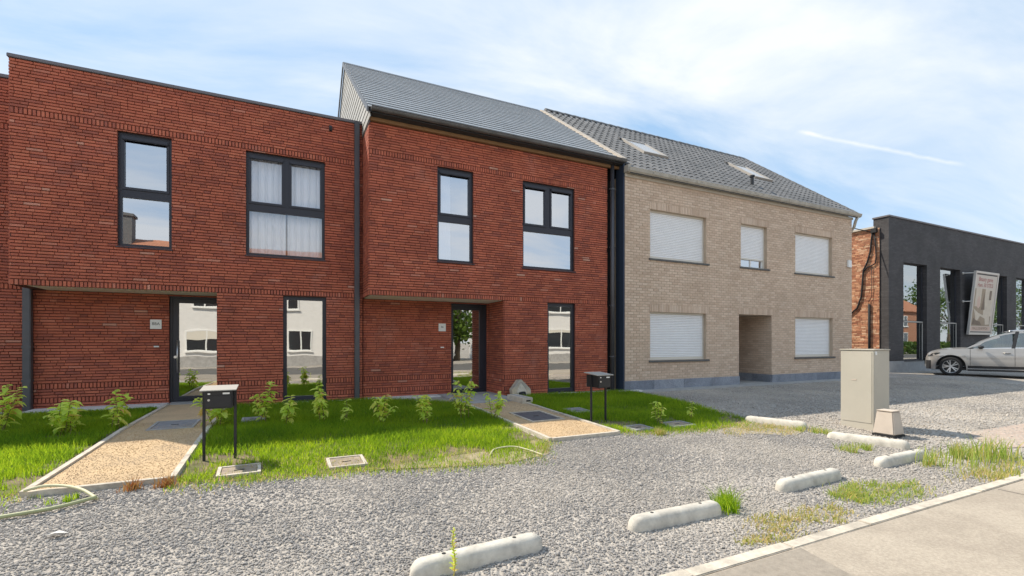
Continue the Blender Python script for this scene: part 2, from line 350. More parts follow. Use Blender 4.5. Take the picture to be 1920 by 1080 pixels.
def lay(F, u0, u1, zones, holes, out, bl=0.23, joint=0.013, wild=True, depth=0.020, jit=0.003, hj=0.004):
    """bricks as (F, ua, ub, za, zb, depth, whole)"""
    for zn in zones:
        if zn[0] == 'r':
            za, zb = zn[1], zn[2]; w = zn[3] if len(zn) > 3 else 0.06; n = max(1, round((u1 - u0) / w)); w = (u1 - u0) / n; alt = zn[4] if len(zn) > 4 else 0.0
            for i in range(n):
                rc = (u0 + i * w + joint / 2, u0 + (i + 1) * w - joint / 2, za + joint / 2, zb - joint / 2)
                for q in sub_rect(rc, holes):
                    if q[1] - q[0] > 0.012 and q[3] - q[2] > 0.012: out.append((F, *q, depth + random.uniform(-jit, jit) + (alt if i % 2 else 0), False))
            continue
        _, za, zb, n = zn; ch = (zb - za) / n
        for i in range(n):
            a, b = za + i * ch + joint / 2, za + (i + 1) * ch - joint / 2
            u = u0 - (random.random() * bl if wild else (0 if i % 2 else (bl + hj) / 2))
            while u < u1:
                l = (bl if random.random() < 0.80 else bl * 0.476) if wild else bl
                v = u + l; full = abs(l - bl) < 1e-6
                rc = (max(u, u0), min(v, u1), a, b); full = full and rc[0] == u and rc[1] == v
                if rc[1] - rc[0] > 0.02:
                    ps = sub_rect(rc, holes)
                    for q in ps:
                        if q[1] - q[0] > 0.015 and q[3] - q[2] > 0.012: out.append((F, *q, depth + random.uniform(-jit, jit), full and q == rc))
                u = v + hj
BRICKMESH = {}
def brick_mb(mb, F, a, b, c, d, dep):
    e = 0.003; q = [F.p(a, c), F.p(b, c), F.p(b, d), F.p(a, d), F.p(a + e, c + e, dep), F.p(b - e, c + e, dep), F.p(b - e, d - e, dep), F.p(a + e, d - e, dep)]
    mb.add(q, [(4, 5, 6, 7), (0, 1, 5, 4), (1, 2, 6, 5), (2, 3, 7, 6), (3, 0, 4, 7)])
def finish_bricks(bricks, wall, matname, nmax=300, name='brick'):
    def score(i):
        F, a, b, c, d, dep, full = bricks[i]
        if not full: return 0
        p = F.p((a + b) / 2, (c + d) / 2); v = CAMP - p
        return (b - a) * (d - c) * max(v.dot(F.n), 0) / v.length ** 3
    order = sorted(range(len(bricks)), key=score, reverse=True); single = {i for i in order[:nmax] if score(i) > 0}
    mb = MB()
    for i, (F, a, b, c, d, dep, full) in enumerate(bricks):
        if i in single:
            key = (matname, round(b - a, 3), round(d - c, 4))
            if key not in BRICKMESH:
                k = MB(); brick_mb(k, Face(0, 0, 0), -(b - a) / 2, (b - a) / 2, -(d - c) / 2, (d - c) / 2, 0.020); BRICKMESH[key] = k.mesh(name, matname)
            inst(name, BRICKMESH[key], wall, F.p((a + b) / 2, (c + d) / 2, dep - 0.020), (0, 0, F.rz))
        else: brick_mb(mb, F, a, b, c, d, dep)
    if mb.v: mb.build(name + 'work', matname, wall, kind='stuff')

# ================================================================== THE SETTING
# ------------------------------------------------------------------ ground
def ground_mat():
    m = bpy.data.materials.new('gravel_ground'); m.use_nodes = True
    N = m.node_tree.nodes; L = m.node_tree.links; b = N['Principled BSDF']; b.inputs['Roughness'].default_value = 0.95; b.inputs['Specular IOR Level'].default_value = 0.2
    g = N.new('ShaderNodeNewGeometry')
    v = N.new('ShaderNodeTexVoronoi'); v.inputs['Scale'].default_value = 34; L.new(g.outputs['Position'], v.inputs['Vector'])
    r = N.new('ShaderNodeValToRGB'); r.color_ramp.elements[0].color = (0.32, 0.295, 0.265, 1); r.color_ramp.elements[1].color = (0.46, 0.425, 0.38, 1)
    sx = N.new('ShaderNodeSeparateColor'); L.new(v.outputs['Color'], sx.inputs[0]); L.new(sx.outputs[0], r.inputs[0])
    n = N.new('ShaderNodeTexNoise'); n.inputs['Scale'].default_value = 0.7; n.inputs['Detail'].default_value = 6; L.new(g.outputs['Position'], n.inputs['Vector'])
    mr = N.new('ShaderNodeMapRange'); mr.inputs[1].default_value = 0.3; mr.inputs[2].default_value = 0.7; mr.inputs[3].default_value = 0.8; mr.inputs[4].default_value = 1.15; L.new(n.outputs['Fac'], mr.inputs[0])
    mm = N.new('ShaderNodeMixRGB'); mm.blend_type = 'MULTIPLY'; mm.inputs[0].default_value = 1; L.new(r.outputs[0], mm.inputs[1]); L.new(mr.outputs[0], mm.inputs[2]); L.new(mm.outputs[0], b.inputs['Base Color'])
    bp = N.new('ShaderNodeBump'); bp.inputs['Strength'].default_value = 0.9; bp.inputs['Distance'].default_value = 0.02; bp.invert = True; L.new(v.outputs['Distance'], bp.inputs['Height']); L.new(bp.outputs[0], b.inputs['Normal'])
    return m
M['ground'] = ground_mat()
def stone_mat():
    m = bpy.data.materials.new('gravel_stone'); m.use_nodes = True
    N = m.node_tree.nodes; L = m.node_tree.links; b = N['Principled BSDF']; b.inputs['Roughness'].default_value = 0.85; b.inputs['Specular IOR Level'].default_value = 0.25
    oi = N.new('ShaderNodeObjectInfo'); r = N.new('ShaderNodeValToRGB'); e = r.color_ramp.elements
    e[0].color = (0.23, 0.22, 0.212, 1); e[1].color = (0.50, 0.465, 0.42, 1); q = e.new(0.5); q.color = (0.30, 0.284, 0.27, 1); q = e.new(0.95); q.color = (0.37, 0.35, 0.325, 1)
    L.new(oi.outputs['Random'], r.inputs[0])
    nz = N.new('ShaderNodeTexNoise'); nz.inputs['Scale'].default_value = .55; nz.inputs['Detail'].default_value = 5; nz.inputs['Roughness'].default_value = .6; L.new(oi.outputs['Location'], nz.inputs['Vector'])
    sx = N.new('ShaderNodeSeparateXYZ'); L.new(oi.outputs['Location'], sx.inputs[0]); mx_ = N.new('ShaderNodeMapRange'); mx_.inputs[1].default_value = 4.5; mx_.inputs[2].default_value = 10; mx_.inputs[3].default_value = -.22; mx_.inputs[4].default_value = .22; L.new(sx.outputs[0], mx_.inputs[0])
    mn = N.new('ShaderNodeMapRange'); mn.inputs[1].default_value = .38; mn.inputs[2].default_value = .68; L.new(nz.outputs['Fac'], mn.inputs[0]); sm_ = N.new('ShaderNodeMath'); sm_.use_clamp = True; L.new(mn.outputs[0], sm_.inputs[0]); L.new(mx_.outputs[0], sm_.inputs[1]); hf = N.new('ShaderNodeMath'); hf.operation = 'MULTIPLY'; L.new(sm_.outputs[0], hf.inputs[0]); hf.inputs[1].default_value = .8
    mm = N.new('ShaderNodeMixRGB'); L.new(hf.outputs[0], mm.inputs[0]); L.new(r.outputs[0], mm.inputs[1]); mm.inputs[2].default_value = (.53, .48, .415, 1); L.new(mm.outputs[0], b.inputs['Base Color']); return m
M['stone'] = stone_mat()
ys = [-400, -60, -12, 0, 2.5, 3, 3.5, 4, 4.5, 5, 5.5, 6, 6.5, 7, 7.5, 8, 8.5, 9, 10, 14, 60, 600]; xs = [-500, -60, -10, 0, 10, 30, 60, 120, 600]
mb = MB(); mb.grid([[(x, y, gz(y)) for x in xs] for y in ys]); mb.build('ground', 'ground', kind='structure')

PAVE_Z = gz(0)
M['pavement'] = mat('pavement', (0.41, 0.355, 0.285), 0.95, var=0.26, vscale=55, bump=0.5, bscale=160, color2=(0.35, 0.30, 0.24), c2scale=1.1)
M['pavement_dark'] = mat('pavement_dark', (0.30, 0.262, 0.215), 0.95, var=0.22, vscale=20, bump=0.5, bscale=160)
M['asphalt'] = mat('asphalt', (0.11, 0.105, 0.10), 0.95, var=0.2, vscale=3, bump=0.3, bscale=120)
mb = MB(); mb.box(-40, 60, -0.9, 2.22, PAVE_Z - 0.05, PAVE_Z + 0.022); mb.build('pavement', 'pavement', kind='structure')
mb = MB(); mb.quad((-40, -0.9, PAVE_Z + 0.026), (2.62, -0.9, PAVE_Z + 0.026), (3.44, 2.205, PAVE_Z + 0.026), (-40, 2.205, PAVE_Z + 0.026)); mb.build('pavement_patch', 'pavement_dark', kind='structure')
mb = MB(); mb.quad((-300, -7.5, PAVE_Z + 0.006), (400, -7.5, PAVE_Z + 0.006), (400, -0.9, PAVE_Z + 0.006), (-300, -0.9, PAVE_Z + 0.006)); mb.build('road', 'asphalt', kind='structure')
for xj in (6.6, 10.2):
    mb = MB(); mb.quad((xj, -0.9, PAVE_Z + 0.0245), (xj + .012, -0.9, PAVE_Z + 0.0245), (xj + .052, 2.2, PAVE_Z + 0.0245), (xj + .04, 2.2, PAVE_Z + 0.0245)); mb.build('pavement_joint', 'asphalt', kind='structure')
kerb = tag(bpy.data.objects.new('kerb', None), kind='structure'); COL.objects.link(kerb)
kme = MB().box(-0.496, 0.496, -0.052, 0.052, -0.06, 0.062).mesh('kerb_stone', 'edging', bevel=0.006)
for i in range(14):
    inst('kerb_stone', kme, kerb, (-2.1 + i * 1.0, 2.285 + random.uniform(-0.006, 0.006), PAVE_Z - 0.03 + random.uniform(-0.008, 0.004)), (random.uniform(-0.02, 0.02), 0, random.uniform(-0.006, 0.006)))
# soil, path and lawn sheets
def sheet(name, poly, matn, lift, kind='structure', step=0.5):
    bm = bmesh.new(); vs = [bm.verts.new((x, y, 0)) for x, y in poly]; bm.faces.new(vs)
    y = 2.5
    while y < 9.01:
        bmesh.ops.bisect_plane(bm, geom=bm.verts[:] + bm.edges[:] + bm.faces[:], plane_co=(0, y, 0), plane_no=(0, 1, 0)); y += step
    for v in bm.verts: v.co.z = gz(v.co.y) + lift
    bmesh.ops.recalc_face_normals(bm, faces=bm.faces)
    for f in bm.faces:
        if f.normal.z < 0: f.normal_flip()
    me = bpy.data.meshes.new(name); bm.to_mesh(me); bm.free(); me.materials.append(M[matn])
    o = bpy.data.objects.new(name, me); link(o); tag(o, kind=kind); return o
M['soil'] = mat('soil', (0.20, 0.155, 0.095), 1.0, var=0.4, vscale=8, bump=0.8, bscale=40, color2=(0.13, 0.13, 0.05), c2scale=1.6)
M['straw_soil'] = mat('straw_soil', (0.36, 0.30, 0.19), 1.0, var=0.35, vscale=12, bump=0.8, bscale=50, color2=(0.22, 0.19, 0.12), c2scale=3)
M['path_sand'] = mat('path_sand', (0.55, 0.40, 0.235), 0.95, var=0.2, vscale=30, bump=0.7, bscale=90, color2=(0.48, 0.35, 0.21), c2scale=2.2)
M['red_rubble'] = mat('red_rubble', (0.43, 0.34, 0.28), 0.95, var=0.3, vscale=14, bump=0.8, bscale=40, color2=(0.40, 0.33, 0.27), c2scale=2)
LAWN_L = [(-9, 5.45), (-2.62, 5.62), (-2.26, 6.05), (-2.26, 11.8), (-9, 11.8)]
LAWN_M = [(-0.98, 5.80), (-0.2, 5.62), (0.9, 5.55), (1.5, 5.36), (2.4, 5.16), (2.95, 5.36), (3.42, 5.95), (3.42, 9.9), (1.75, 11.25), (-0.98, 11.25)]
LAWN_R = [(4.78, 5.98), (5.5, 5.76), (6.4, 5.60), (7.2, 5.68), (7.62, 6.0), (7.8, 6.8), (8.0, 7.6), (8.15, 8.8), (8.25, 9.8), (7.9, 10.25), (4.98, 10.35), (4.78, 9.2)]
for nm, pl in (('lawn_soil', LAWN_L), ('lawn_soil', LAWN_M), ('lawn_soil', LAWN_R)): sheet(nm, pl, 'soil', 0.006)
sheet('worn_soil', [(0.9, 5.5), (1.5, 5.33), (2.4, 5.12), (3.1, 5.3), (3.5, 5.9), (3.3, 6.05), (2.6, 5.75), (1.7, 5.68)], 'straw_soil', 0.010)
sheet('worn_soil', [(6.5, 5.2), (7.3, 4.75), (8.0, 5.0), (7.75, 5.7), (6.9, 5.75)], 'straw_soil', 0.008)
sheet('rubble_patch', [(9.1, 3.05), (10.5, 2.75), (13.0, 2.8), (12.5, 3.7), (10.2, 3.75)], 'red_rubble', 0.009)
def path(name, x0, x1, y0, y1):
    p = sheet(name, [(x0 + 0.03, y0 + 0.03), (x1 - 0.03, y0 + 0.03), (x1 - 0.03, y1), (x0 + 0.03, y1)], 'path_sand', 0.03)
    n = 4; L = (y1 - y0) / n
    for sx in (x0, x1):
        for i in range(n):
            a, b = y0 + i * L + 0.006, y0 + (i + 1) * L - 0.006; za, zb = gz(a), gz(b); w = 0.028; j = random.uniform(-0.008, 0.008)
            e = MB(); e.add([(sx - w + j, a, za - .05), (sx + w + j, a, za - .05), (sx + w, b, zb - .05), (sx - w, b, zb - .05), (sx - w + j, a, za + .055), (sx + w + j, a, za + .055), (sx + w, b, zb + .055), (sx - w, b, zb + .055)],
                            [(0, 3, 2, 1), (4, 5, 6, 7), (0, 1, 5, 4), (1, 2, 6, 5), (2, 3, 7, 6), (3, 0, 4, 7)])
            e.build('edging_board', 'edging', p)
    e = MB(); e.box(x0 + 0.03, x1 - 0.03, y0 - 0.028, y0 + 0.028, gz(y0) - 0.06, gz(y0) + 0.053); e.build('edging_board', 'edging', p)
    return p
path('garden_path', -2.16, -1.03, 5.92, 12.0)
path('garden_path', 3.48, 4.72, 5.90, 9.45)
# rough mortar strips and slabs along the foot of the houses
mb = MB(); mb.box(-4.36, -2.2, 11.84, 12.37, -0.05, 0.045); mb.build('concrete_strip', 'mortar_strip', kind='structure')
mb = MB(); mb.box(-1.0, 1.66, 11.3, 11.488, -0.05, 0.016); mb.build('concrete_strip', 'mortar_strip', kind='structure')
mb = MB(); mb.box(1.72, 3.7, 11.2, 11.588, -0.05, 0.03); mb.build('concrete_strip', 'mortar_strip', kind='structure')
mb = MB(); mb.box(3.5, 4.92, 9.46, 11.54, -0.05, 0.036); mb.build('doorstep_slab', 'concrete_grey', kind='structure')
mb = MB(); mb.box(-2.16, -1.24, 12.0, 12.42, -0.05, 0.045); mb.build('doorstep_slab', 'concrete_grey', kind='structure')
mb = MB(); mb.box(5.0, 8.05, 10.42, 10.588, -0.05, 0.012); mb.build('concrete_strip', 'mortar_strip', kind='structure')
mb = MB(); mb.box(8.0, 8.75, 9.93, 10.12, -0.05, 0.05); mb.build('concrete_strip', 'mortar_strip', kind='structure')
mb = MB(); mb.box(8.55, 19.3, 9.72, 10.27, -0.05, 0.014); mb.build('house_apron', 'concrete_grey', kind='structure')
mb = MB(); mb.box(12.97, 14.53, 10.27, 12.0, -0.05, 0.02); mb.build('porch_floor', 'concrete_grey', kind='structure')

# ================================================================== HOUSES
ZONES_RED = [('s', -0.04, 0.137, 3), ('r', 0.137, 0.242, 0.06, 0.006), ('s', 0.242, 0.415, 3), ('r', 0.415, 0.526, 0.06, 0.006), ('s', 0.526, 2.37, 32), ('r', 2.37, 2.48), ('s', 2.48, 5.445, 51), ('r', 5.445, 5.56), ('s', 5.56, 6.425, 15)]
def clipz(zones, z0, z1):
    out = []
    for z in zones:
        if z[2] <= z0 + 1e-6 or z[1] >= z1 - 1e-6: continue
        if z[0] == 'r': out.append(z); continue
        ch = (z[2] - z[1]) / z[3]; a = z[1]; n0 = max(0, math.ceil((z0 - a) / ch - 1e-6)); n1 = min(z[3], math.floor((z1 - a) / ch + 1e-6))
        if n1 > n0: out.append(('s', a + n0 * ch, a + n1 * ch, n1 - n0))
    return out
def window(house, x0, x1, z0, z1, Y, lights, setback=0.055, fw=0.05, label=None, sill=True, glassm='glass', curtain=None):
    """lights: (x0,x1,z0,z1,opening) glass fields; frame fills the rest"""
    y = Y + setback; d = 0.07
    f = MB()
    for (a, b, c, e) in sub_rect((x0, x1, z0, z1), [l[:4] for l in lights]): f.box(a, b, y, y + d, c, e)
    w = f.build('window', 'anthracite', house, label=label)
    for (a, b, c, e, op) in lights:
        g = MB(); g.quad((a, y + 0.035, c), (b, y + 0.035, c), (b, y + 0.035, e), (a, y + 0.035, e)); g.build('pane', glassm, w)
        if op:
            s = MB()
            for q in sub_rect((a - 0.012, b + 0.012, c - 0.012, e + 0.012), [(a + 0.035, b - 0.035, c + 0.035, e - 0.035)]): s.box(q[0], q[1], y - 0.016, y + 0.034, q[2], q[3])
            s.build('sash', 'anthracite', w)
            s = MB(); s.box(a + 0.0, b - 0.0, y - 0.05, y - 0.0165, e - 0.075, e + 0.0); s.build('screen_cassette', 'anthracite', w, bevel=0.012)
    if sill:
        s = MB(); s.prism([(Y - 0.05, z0 - 0.03), (Y - 0.05, z0 - 0.012), (y + 0.0, z0 + 0.004), (y + 0.0, z0 - 0.03)], 'x', x0 - 0.02, x1 + 0.02); s.build('sill', 'anthracite', w)
    if curtain:
        for (ca, cb, cz0, cz1, amp) in curtain:
            rows = [[], []]; n = int((cb - ca) / 0.016)
            for i in range(n + 1):
                x = ca + (cb - ca) * i / n; yy = y + 0.20 + amp * (math.sin(x * 58 + 2 * math.sin(x * 7)) * 0.6 + math.sin(x * 97 + 1.3 + 3 * math.sin(x * 5)) * 0.4)
                rows[0].append((x, yy, cz0)); rows[1].append((x, yy + 0.01, cz1))
            k = MB().grid(rows); k.build('curtain', 'curtain', w, smooth=True)
    return w
def house_shell(mb, x0, x1, y0, y1, z1):
    mb.quad((x0, y1, -0.1), (x1, y1, -0.1), (x1, y1, z1), (x0, y1, z1)); mb.quad((x0, y0, 2.6), (x1, y0, 2.6), (x1, y1, 2.6), (x0, y1, 2.6))
    mb.quad((x0, y0, -0.02), (x1, y0, -0.02), (x1, y1, -0.02), (x0, y1, -0.02))
def downpipe(parent, x, y, z0, z1, w=0.1, matn='anthracite_pipe', square=True, collars=(), label=None):
    p = MB()
    if square: p.box(x - w / 2, x + w / 2, y - w * 0.45, y + w * 0.45, z0, z1)
    else: p.tube([(x, y, z0), (x, y, z1)], w / 2, 14)
    o = p.build('downpipe', matn, parent, bevel=0.012 if square else 0, smooth=not square, label=label)
    for z in collars:
        c = MB()
        if square: c.box(x - w / 2 - 0.006, x + w / 2 + 0.006, y - w * 0.45 - 0.006, y + w * 0.45 + 0.006, z - 0.025, z + 0.025)
        else: c.tube([(x, y, z - 0.022), (x, y, z + 0.022)], w / 2 + 0.007, 14); c.box(x - w * 0.95, x + w * 0.95, y - 0.012, y + 0.012, z - 0.01, z + 0.01)
        c.build('pipe_collar', matn, o)
    return o
def glass_door(house, x0, x1, z0, z1, y, g, handle_x, hz0, hz1, label=None):
    f = MB()
    for q in sub_rect((x0, x1, z0, z1), [(x0 + 0.05, x1 - 0.05, z0 + 0.04, z1 - 0.05)]): f.box(q[0], q[1], y, y + 0.08, q[2], q[3])
    d = f.build('door', 'anthracite', house, label=label)
    l = MB()
    for q in sub_rect((x0 + 0.054, x1 - 0.054, z0 + 0.044, z1 - 0.054), [g]): l.box(q[0], q[1], y + 0.012, y + 0.07, q[2], q[3])
    l.build('leaf', 'anthracite', d)
    p = MB(); p.quad((g[0], y + 0.04, g[2]), (g[1], y + 0.04, g[2]), (g[1], y + 0.04, g[3]), (g[0], y + 0.04, g[3])); p.build('pane', 'door_glass', d)
    if handle_x:
        h = MB(); h.tube([(handle_x, y - 0.06, hz0), (handle_x, y - 0.06, hz1)], 0.014, 10)
        for z in (hz0 + 0.1, hz1 - 0.1): h.tube([(handle_x, y - 0.06, z), (handle_x, y + 0.015, z)], 0.009, 8)
        h.build('handle', 'steel', d, smooth=True)
    k = MB(); k.tube([(x0 + 0.10, y - 0.006, 1.02), (x0 + 0.10, y + 0.02, 1.02)], 0.03, 14); k.build('lock', 'steel', d)
    return d

# ---------------------------------------------------------------- house A: flat roof, red brick, overhang on the left
YA, YAR = 11.5, 12.4
hA = thing('flat_roof_house', (-1.35, YA, 0), 'red brick flat-roofed house with glass door under overhang and curtained window', 'house')
FA = Face(0, YA, 0); FAR = Face(0, YAR, 0)
w1 = (-2.86, -2.0, 3.20, 5.42); w2 = (-0.70, 0.86, 3.20, 5.42); gw = (0.01, 0.89, 0.03, 2.36)
entry = (-4.39, -1.23, -1, 2.372); dA = (-2.2, -1.24, 0.04, 2.34)
mb = MB(); wall_backing(mb, FA, (-4.38, 1.68, -0.06, 6.42), [w1, w2, gw], 0.13)
mb.v = []; mb.f = []; mb.m = []
for q in sub_rect((-4.38, 1.68, -0.06, 6.42), [w1, w2, gw, entry]): mb.quad(FA.p(q[0], q[2]), FA.p(q[1], q[2]), FA.p(q[1], q[3]), FA.p(q[0], q[3]))
for hq in (w1, w2, gw): wall_backing(mb, FA, (0, 0, 0, 0), [hq], 0.13)
wall_backing(mb, FAR, (-4.38, -1.1, -0.06, 2.5), [dA], 0.1)
mb.quad((-1.23, YA, -0.06), (-1.23, YAR, -0.06), (-1.23, YAR, 2.5), (-1.23, YA, 2.5))
mb.quad((-4.38, YA, 2.372), (-4.38, 21, 2.372), (-4.38, 21, 6.42), (-4.38, YA, 6.42)); mb.quad((-4.38, YAR, 0), (-4.38, 21, 0), (-4.38, 21, 2.5), (-4.38, YAR, 2.5))
mb.quad((1.675, YA, -0.1), (1.675, 21, -0.1), (1.675, 21, 6.42), (1.675, YA, 6.42))
house_shell(mb, -4.38, 1.675, YAR + 0.02, 21, 6.42)
mb.box(-4.378, -4.17, YA + 0.002, YAR - 0.002, 2.374, 2.6)
wallA = mb.build('wall', 'red_mortar', hA)
B = []
lay(FA, -4.38, 1.68, ZONES_RED, [w1, w2, gw, entry], B)
lay(FAR, -4.38, -1.24, clipz(ZONES_RED, -0.04, 2.38), [dA], B)
Fs = Face(-4.38, 12.4, R(-90)); lay(Fs, 0, 0.9, clipz(ZONES_RED, 2.37, 6.43), [], B)
finish_bricks(B, wallA, 'red_brick')
mb = MB(); mb.quad((-4.3, 11.8, 6.36), (1.66, 11.8, 6.36), (1.66, 21, 6.36), (-4.3, 21, 6.36)); mb.quad((-4.3, 11.8, 6.36), (-4.3, 11.8, 6.42), (1.66, 11.8, 6.42), (1.66, 11.8, 6.36)); rfA = mb.build('roof', 'dark_board', hA)
mb = MB(); mb.box(-4.41, 1.665, 11.45, 11.82, 6.425, 6.49); mb.box(-4.41, -4.08, 11.824, 21, 6.425, 6.488); mb.build('coping', 'coping', rfA, bevel=0.008)
mb = MB(); mb.box(-4.168, -1.232, YA + 0.002, YAR - 0.002, 2.374, 2.40); mb.build('soffit', 'soffit', hA)
def two_light(x0, x1, z0, z1, zt):
    return [(x0 + .06, x1 - .06, zt + .09, z1 - .075, True), (x0 + .055, x1 - .055, z0 + .06, zt - .075, False)]
window(hA, *w1, YA, two_light(*w1, 4.24), curtain=None)
xm = (w2[0] + w2[1]) / 2
window(hA, *w2, YA, [(w2[0] + .06, xm - .065, 4.33, w2[3] - .075, True), (xm + .065, w2[1] - .06, 4.33, w2[3] - .075, True), (w2[0] + .055, w2[1] - .055, w2[2] + .06, 4.165, False)],
       curtain=[(w2[0], xm - 0.02, 3.2, 5.4, 0.045), (xm + 0.02, w2[1], 3.2, 5.4, 0.045)], label='wide window with white net curtains', glassm='curtain_glass')
window(hA, *gw, YA, [(gw[0] + .075, gw[1] - .075, gw[2] + .11, gw[3] - .08, False)], sill=False, glassm='door_glass', label='tall narrow ground floor window')
mb = MB(); mb.box(gw[0], gw[1], YA - 0.03, YA + 0.12, -0.05, 0.028); mb.build('threshold', 'concrete_grey', hA)
glass_door(hA, *dA, YAR + 0.05, (-2.04, -1.33, 0.16, 2.20), -2.055, 0.68, 1.38, label='dark framed glass entrance door with long steel pull handle')
downpipe(hA, 1.55, 11.43, 0.0, 6.46, 0.11, collars=(2.36, 4.1, 0.95))
downpipe(hA, -4.43, 12.29, 0.02, 2.40, 0.125, collars=(1.25, 0.6), label='square dark downpipe at left end of the overhang')
c = MB(); c.box(0.95, 1.01, YA - 0.06, YA - 0.02, 6.14, 6.26); c.tube([(0.98, YA - 0.05, 6.19), (0.98, YA - 0.12, 6.16)], 0.028, 10); co = c.build('security_camera', 'black_paint', None); tag(co, 'small black camera high on the flat-roofed red house', 'camera')

# ---------------------------------------------------------------- left neighbour
hN = thing('neighbour_house', (-7, 12.46, 0), 'red brick house cut off by the left edge of the photo', 'house')
FN = Face(0, 12.46, 0); mb = MB(); mb.quad(FN.p(-12, -.06), FN.p(-4.44, -.06), FN.p(-4.44, 6.40), FN.p(-12, 6.40)); mb.quad((-12, 21, 0), (-4.44, 21, 0), (-4.44, 21, 6.4), (-12, 21, 6.4)); mb.quad((-12, 12.46, 0), (-12, 21, 0), (-12, 21, 6.4), (-12, 12.46, 6.4))
wN = mb.build('wall', 'red_mortar', hN)
B = []; lay(FN, -7.0, -4.40, ZONES_RED, [], B); finish_bricks(B, wN, 'red_brick')
mb = MB(); mb.quad((-12, 12.5, 6.35), (-4.44, 12.5, 6.35), (-4.44, 21, 6.35), (-12, 21, 6.35)); rN = mb.build('roof', 'dark_board', hN)
mb = MB(); mb.box(-12, -4.42, 12.41, 12.75, 6.43, 6.49); mb.build('coping', 'coping', rN)

# ---------------------------------------------------------------- house B: slate roof, red brick
YB, YBR = 10.6, 11.6
XB0, XB1 = 1.70, 8.06
hB = thing('slate_roof_house', (4.9, YB, 0), 'red brick house with pitched grey slate roof and recessed glass door', 'house')
FB = Face(0, YB, 0); FBR = Face(0, YBR, 0)
w3 = (3.22, 4.11, 3.22, 5.42); w4 = (5.44, 6.99, 3.22, 5.42); gwB = (6.16, 7.01, 0.02, 2.36); dB = (3.89, 4.88, 0.03, 2.34)
entB = (XB0 - 0.02, 4.93, -1, 2.372)
mb = MB()
for q in sub_rect((XB0, XB1, -0.06, 6.2), [w3, w4, gwB, entB]): mb.quad(FB.p(q[0], q[2]), FB.p(q[1], q[2]), FB.p(q[1], q[3]), FB.p(q[0], q[3]))
for hq in (w3, w4, gwB): wall_backing(mb, FB, (0, 0, 0, 0), [hq], 0.13)
wall_backing(mb, FBR, (1.68, 4.93, -0.06, 2.5), [dB], 0.1)
FBs = Face(4.93, YBR, R(-90)); FBl = Face(XB0, 11.5, R(-90))
mb.quad(FBs.p(0, -0.06), FBs.p(1.0, -0.06), FBs.p(1.0, 2.5), FBs.p(0, 2.5)); mb.quad(FBl.p(0, 2.372), FBl.p(0.9, 2.372), FBl.p(0.9, 6.15), FBl.p(0, 6.15))
mb.quad((XB1, YB, -0.1), (XB1, 19.2, -0.1), (XB1, 19.2, 6.2), (XB1, YB, 6.2)); mb.quad((XB0, YB, 6.2), (XB1, YB, 6.2), (XB1, 19.2, 6.2), (XB0, 19.2, 6.2))
mb.quad((XB0 + .002, 11.52, 0), (XB0 + .002, 19.2, 0), (XB0 + .002, 19.2, 6.2), (XB0 + .002, 11.52, 6.2))
house_shell(mb, XB0, XB1, YBR + 0.02, 19.2, 6.2)
wallB = mb.build('wall', 'red_mortar', hB)
B = []
lay(FB, XB0, XB1, clipz(ZONES_RED, -0.04, 6.15), [w3, w4, gwB, entB], B)
lay(FBR, 1.68, 4.93, clipz(ZONES_RED, -0.04, 2.38), [dB], B)
lay(FBs, 0, 0.99, clipz(ZONES_RED, -0.04, 2.38), [], B)
lay(FBl, 0, 0.9, clipz(ZONES_RED, 2.37, 6.10), [], B)
finish_bricks(B, wallB, 'red_brick')
mb = MB(); mb.box(XB0 + 0.03, 4.928, YB + 0.002, YBR - 0.002, 2.374, 2.40); mb.build('soffit', 'soffit', hB)
window(hB, *w3, YB, two_light(*w3, 4.24), curtain=[(w3[0] + .05, w3[0] + 0.40, 3.2, 5.4, 0.012)])
xm = (w4[0] + w4[1]) / 2
window(hB, *w4, YB, [(w4[0] + .06, xm - .065, 4.33, w4[3] - .075, True), (xm + .065, w4[1] - .06, 4.33, w4[3] - .075, True), (w4[0] + .055, w4[1] - .055, w4[2] + .06, 4.165, False)])
window(hB, *gwB, YB, [(gwB[0] + .075, gwB[1] - .075, gwB[2] + .11, gwB[3] - .08, False)], sill=False, glassm='door_glass', label='tall narrow ground floor window')
mb = MB(); mb.box(gwB[0], gwB[1] + 0.05, YB - 0.05, YB + 0.12, -0.05, 0.018); mb.build('threshold', 'mortar_strip', hB)
glass_door(hB, *dB, YBR + 0.05, (3.97, 4.70, 0.12, 2.18), None, 0.7, 1.4, label='dark framed glass door deep in the recess')
# roof
EB, RB = (10.33, 6.33), (14.9, 9.68)
def slope_of(E_, R_): return math.atan2(R_[1] - E_[1], R_[0] - E_[0]), math.hypot(R_[0] - E_[0], R_[1] - E_[1])
aB, lenB = slope_of(EB, RB)
rx0, rx1 = 1.64, 8.34
mb = MB(); th = 0.1
mb.prism([(EB[0], EB[1] - th), (EB[0], EB[1] - 0.012), (RB[0], RB[1] - 0.012), (2 * RB[0] - EB[0], EB[1] - 0.012), (2 * RB[0] - EB[0], EB[1] - th), (RB[0], RB[1] - th)], 'x', rx0 + 0.02, 8.5)
roofB = mb.build('roof', 'dark_board', hB)
def roof_point(E_, a, s, h): return (E_[0] + math.cos(a) * s - math.sin(a) * h, E_[1] + math.sin(a) * s + math.cos(a) * h)
sl_w, sl_e = 0.32, lenB / 22
k = MB(); k.add([(-.159, 0, .004), (.159, 0, .004), (.159, .29, -.010), (-.159, .29, -.010), (-.159, 0, .027), (.159, 0, .027), (.159, .29, .002), (-.159, .29, .002)], [(4, 5, 6, 7), (0, 1, 5, 4), (1, 2, 6, 5), (2, 3, 7, 6), (3, 0, 4, 7)])
slate_me = k.mesh('slate', 'slate')
items = []
